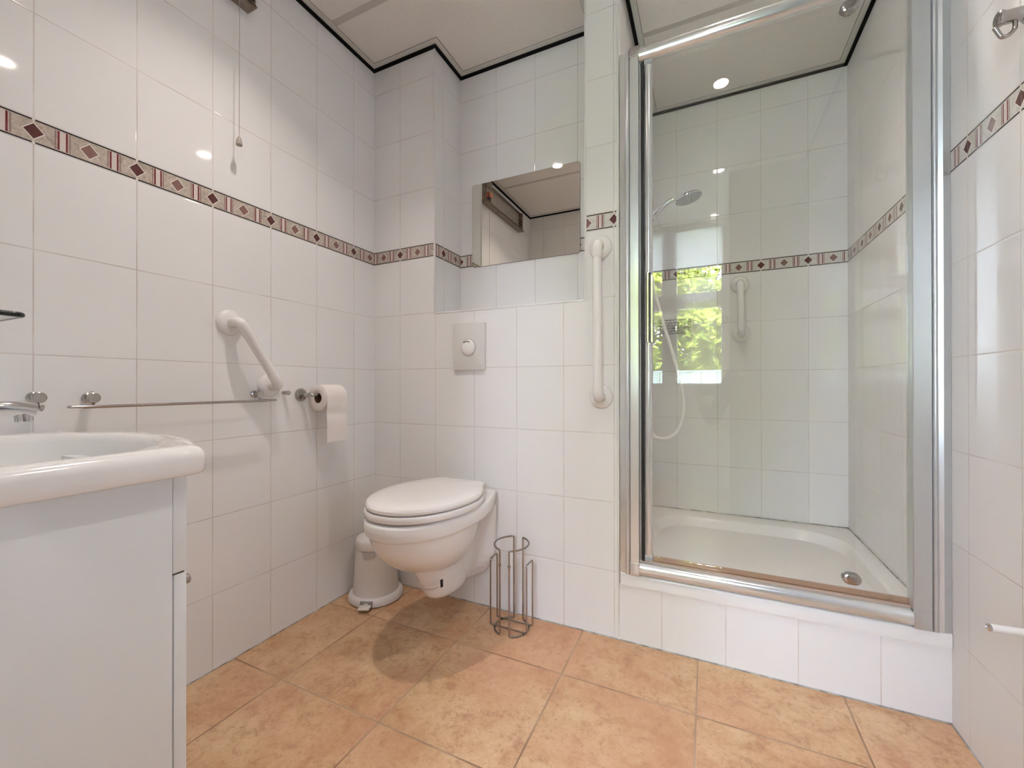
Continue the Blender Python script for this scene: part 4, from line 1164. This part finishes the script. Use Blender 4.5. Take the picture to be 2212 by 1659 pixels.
# wire soap basket in the far left corner of the shower
sb = thing('soap_basket', 'chrome wire soap basket on the shower back wall', 'soap basket', (1.32, YS, 1.25))
bm = B(); bx0, bx1, byy0, byy1, bz0, bz1 = 1.225, 1.385, YS - 0.105, YS - 0.003, 1.215, 1.275
for z in (bz0, (bz0 + bz1) / 2, bz1): tube(bm, fillet([(bx0, byy0, z), (bx1, byy0, z), (bx1, byy1, z), (bx0, byy1, z)], 0.012, 4, True), 0.0021, 8, closed=True)
for k in range(9):
    x = bx0 + 0.012 + (bx1 - bx0 - 0.024) * k / 8
    tube(bm, [(x, byy0, bz1), (x, byy0, bz0), (x, byy1, bz0), (x, byy1, bz1)], 0.0014, 6)
obj('wire_basket', bm, 'chrome_dull', sb)
bm = B(); lathe(bm, [(0.014, 0.0), (0.014, 0.004), (0.006, 0.005)], (1.305, YS, 1.245), (0, -1, 0), 20); obj('fixing', bm, 'chrome', sb)

# ================================================================= RIGHT WALL: robe hook and peg
rh = thing('robe_hook', 'chrome robe hook high on the right wall', 'hook', (XR, -0.33, 1.69))
bm = B(); lathe(bm, [(0.026, 0), (0.026, 0.004), (0.020, 0.012), (0.013, 0.020), (0.013, 0.046), (0.0155, 0.050), (0.0155, 0.056), (0.012, 0.058)], (XR, -0.33, 1.693), (-1, 0, 0), 32); obj('hook_base', bm, 'chrome_dull', rh)
bm = B(); tube(bm, fillet([(XR - 0.030, -0.33, 1.688), (XR - 0.030, -0.33, 1.664), (XR - 0.040, -0.33, 1.654), (XR - 0.050, -0.33, 1.6535), (XR - 0.062, -0.333, 1.676)], 0.010, 6), 0.0040, 14); obj('hook_arm', bm, 'chrome_dull', rh)
pr = thing('wall_rod', 'slim white rod sticking out low from the right wall', 'rod', (XR, -0.38, 0.44))
bm = B(); tube(bm, [(XR, -0.385, 0.4490), (XR - 0.094, -0.385, 0.4455)], 0.0075, 20); obj('rod_sleeve', bm, 'plastic2', pr)
bm = B(); lathe(bm, [(0.0070, 0.0), (0.0075, 0.003), (0.0055, 0.006), (0.0, 0.0065)], (XR - 0.094, -0.385, 0.4455), (-1, 0, -0.03), 20, cap=False); obj('rod_tip', bm, 'chrome', pr)

# ================================================================= PHOTOGRAPHER (seen only as a faint reflection in the shower glass)
def skin(name, verts, edges, radii, m, parent, sub=2, root=0):
    me = bpy.data.meshes.new(name); me.from_pydata(verts, edges, []); me.update()
    o = bpy.data.objects.new(name, me); C.objects.link(o)
    sk = o.modifiers.new('skin', 'SKIN'); sk.use_smooth_shade = True
    for i, r in enumerate(radii):
        v = me.skin_vertices[0].data[i]; v.radius = (r, r) if not isinstance(r, tuple) else r; v.use_root = (i == root)
    sb_ = o.modifiers.new('sub', 'SUBSURF'); sb_.levels = sub; sb_.render_levels = sub
    bpy.context.view_layer.update()
    dg_ = bpy.context.evaluated_depsgraph_get()
    nm_ = bpy.data.meshes.new_from_object(o.evaluated_get(dg_)); o.modifiers.clear(); o.data = nm_
    for p in nm_.polygons: p.use_smooth = True
    nm_.materials.clear(); nm_.materials.append(m)
    if parent: o.parent = parent; o.matrix_parent_inverse = parent.matrix_world.inverted()
    return o
M['skin'] = simple('skin', (0.52, 0.33, 0.25), 0.5)
M['cloth'] = simple('dark_knit_cloth', (0.045, 0.045, 0.05), 0.9)
M['jeans'] = simple('dark_trousers', (0.04, 0.05, 0.08), 0.9)
M['hair'] = simple('brown_hair', (0.06, 0.04, 0.03), 0.7)
phn = thing('smartphone', 'black smartphone held level in a hand, reflected in the shower glass', 'phone', (1.487, -1.568, 0.898))
bm = B(); box(bm, (1.405, -1.5725, 0.858), (1.568, -1.5640, 0.9375), 0.003, 3); obj('phone_body', bm, 'rubber', phn)
bm = B(); box(bm, (1.452, -1.5640, 0.908), (1.482, -1.5625, 0.934), 0.0006); obj('camera_bump', bm, 'glassedge', phn)
per = thing('person', 'person in dark clothes crouching behind the door, holding a smartphone out', 'person', (1.80, -2.10, 0.0))
# body with arms, legs and head as one surface
V_ = [(1.80, -2.15, 0.40), (1.79, -2.13, 0.62), (1.78, -2.09, 0.86), (1.77, -2.06, 1.00), (1.765, -2.04, 1.09), (1.76, -2.01, 1.19), (1.757, -1.995, 1.275),
      (1.64, -2.04, 0.985), (1.52, -1.855, 0.715), (1.500, -1.815, 0.665), (1.458, -1.735, 0.735), (1.424, -1.655, 0.805), (1.412, -1.612, 0.850),
      (1.90, -2.10, 0.985), (1.97, -2.11, 0.74), (1.93, -1.95, 0.60), (1.90, -1.90, 0.56),
      (1.71, -2.14, 0.38), (1.68, -1.90, 0.46), (1.69, -2.02, 0.24), (1.70, -2.16, 0.07), (1.69, -2.03, 0.03),
      (1.89, -2.14, 0.38), (1.93, -1.92, 0.42), (1.93, -2.03, 0.22), (1.93, -2.16, 0.07), (1.93, -2.03, 0.03)]
E_ = [(0, 1), (1, 2), (2, 3), (3, 4), (4, 5), (5, 6), (3, 7), (7, 8), (8, 9), (9, 10), (10, 11), (11, 12), (3, 13), (13, 14), (14, 15), (15, 16), (0, 17), (17, 18), (18, 19), (19, 20), (20, 21), (0, 22), (22, 23), (23, 24), (24, 25), (25, 26)]
R_ = [0.13, 0.125, 0.135, 0.11, 0.052, 0.088, 0.07, 0.056, 0.042, 0.043, 0.038, 0.026, 0.030, 0.056, 0.042, 0.034, 0.03, 0.085, 0.060, 0.048, 0.036, 0.030, 0.085, 0.060, 0.048, 0.036, 0.030]
skin('body', V_, E_, R_, M['skin'], per)
# dark sweater over torso and arms down to the wrists, trousers over the legs
V2 = [V_[i] for i in (1, 2, 3)] + [(1.768, -2.05, 1.045)] + [V_[i] for i in (7, 8, 9, 10)] + [(1.428, -1.664, 0.797)] + [V_[i] for i in (13, 14, 15)]
skin('sweater', V2, [(0, 1), (1, 2), (2, 3), (2, 4), (4, 5), (5, 6), (6, 7), (7, 8), (2, 9), (9, 10), (10, 11)], [0.142, 0.150, 0.125, 0.066, 0.068, 0.052, 0.053, 0.047, 0.034, 0.068, 0.052, 0.042], M['cloth'], per)
V3 = [V_[0], V_[1], V_[17], V_[18], V_[19], V_[20], V_[22], V_[23], V_[24], V_[25]]
skin('trousers', V3, [(0, 1), (0, 2), (2, 3), (3, 4), (4, 5), (0, 6), (6, 7), (7, 8), (8, 9)], [0.145, 0.135, 0.097, 0.071, 0.059, 0.050, 0.097, 0.071, 0.059, 0.050], M['jeans'], per)
bm = B(); lathe(bm, [(0.0, 0.105), (0.055, 0.095), (0.090, 0.055), (0.100, 0.0), (0.092, -0.045), (0.075, -0.060)], (1.760, -2.022, 1.235), (0.0, -0.25, 1.0), 28, cap=False); obj('hair', bm, 'hair', per)
for sx in (-1, 1):
    bm = B(); lathe(bm, [(0.0, 0.006), (0.007, 0.004), (0.010, -0.003), (0.008, -0.008)], (1.760 + sx * 0.032, -1.928, 1.205), (0, 1, 0), 12, cap=False); obj('eye', bm, 'rubber', per)
bm = B(); tube(bm, [(1.760, -1.925, 1.205), (1.760, -1.905, 1.180), (1.760, -1.915, 1.170)], [0.006, 0.013, 0.008], 12); obj('nose', bm, 'skin', per)
bm = B(); tube(bm, [(1.738, -1.930, 1.140), (1.760, -1.922, 1.138), (1.782, -1.930, 1.140)], [0.003, 0.006, 0.003], 10); obj('mouth', bm, 'copper', per)
# fingers curled round the end of the phone, thumb along its lower back
fing = [((1.418, -1.602, 0.880), (1.395, -1.592, 0.906), (1.393, -1.566, 0.922), (1.412, -1.5565, 0.926)),
        ((1.413, -1.602, 0.872), (1.391, -1.592, 0.893), (1.388, -1.566, 0.903), (1.413, -1.5560, 0.906)),
        ((1.411, -1.604, 0.862), (1.390, -1.594, 0.876), (1.389, -1.567, 0.883), (1.411, -1.5565, 0.886)),
        ((1.411, -1.606, 0.852), (1.393, -1.597, 0.861), (1.393, -1.570, 0.866), (1.408, -1.5570, 0.868))]
for i, f_ in enumerate(fing):
    r0 = [0.0092, 0.0090, 0.0086, 0.0076][i]
    skin('finger', [(1.416, -1.615, 0.850 + 0.008 * (3 - i))] + list(f_), [(0, 1), (1, 2), (2, 3), (3, 4)], [0.010, r0, r0 * 0.95, r0 * 0.88, r0 * 0.72], M['skin'], per)
skin('thumb', [(1.420, -1.622, 0.835), (1.438, -1.606, 0.842), (1.452, -1.590, 0.858), (1.462, -1.5825, 0.876)], [(0, 1), (1, 2), (2, 3)], [0.013, 0.0115, 0.010, 0.0078], M['skin'], per)
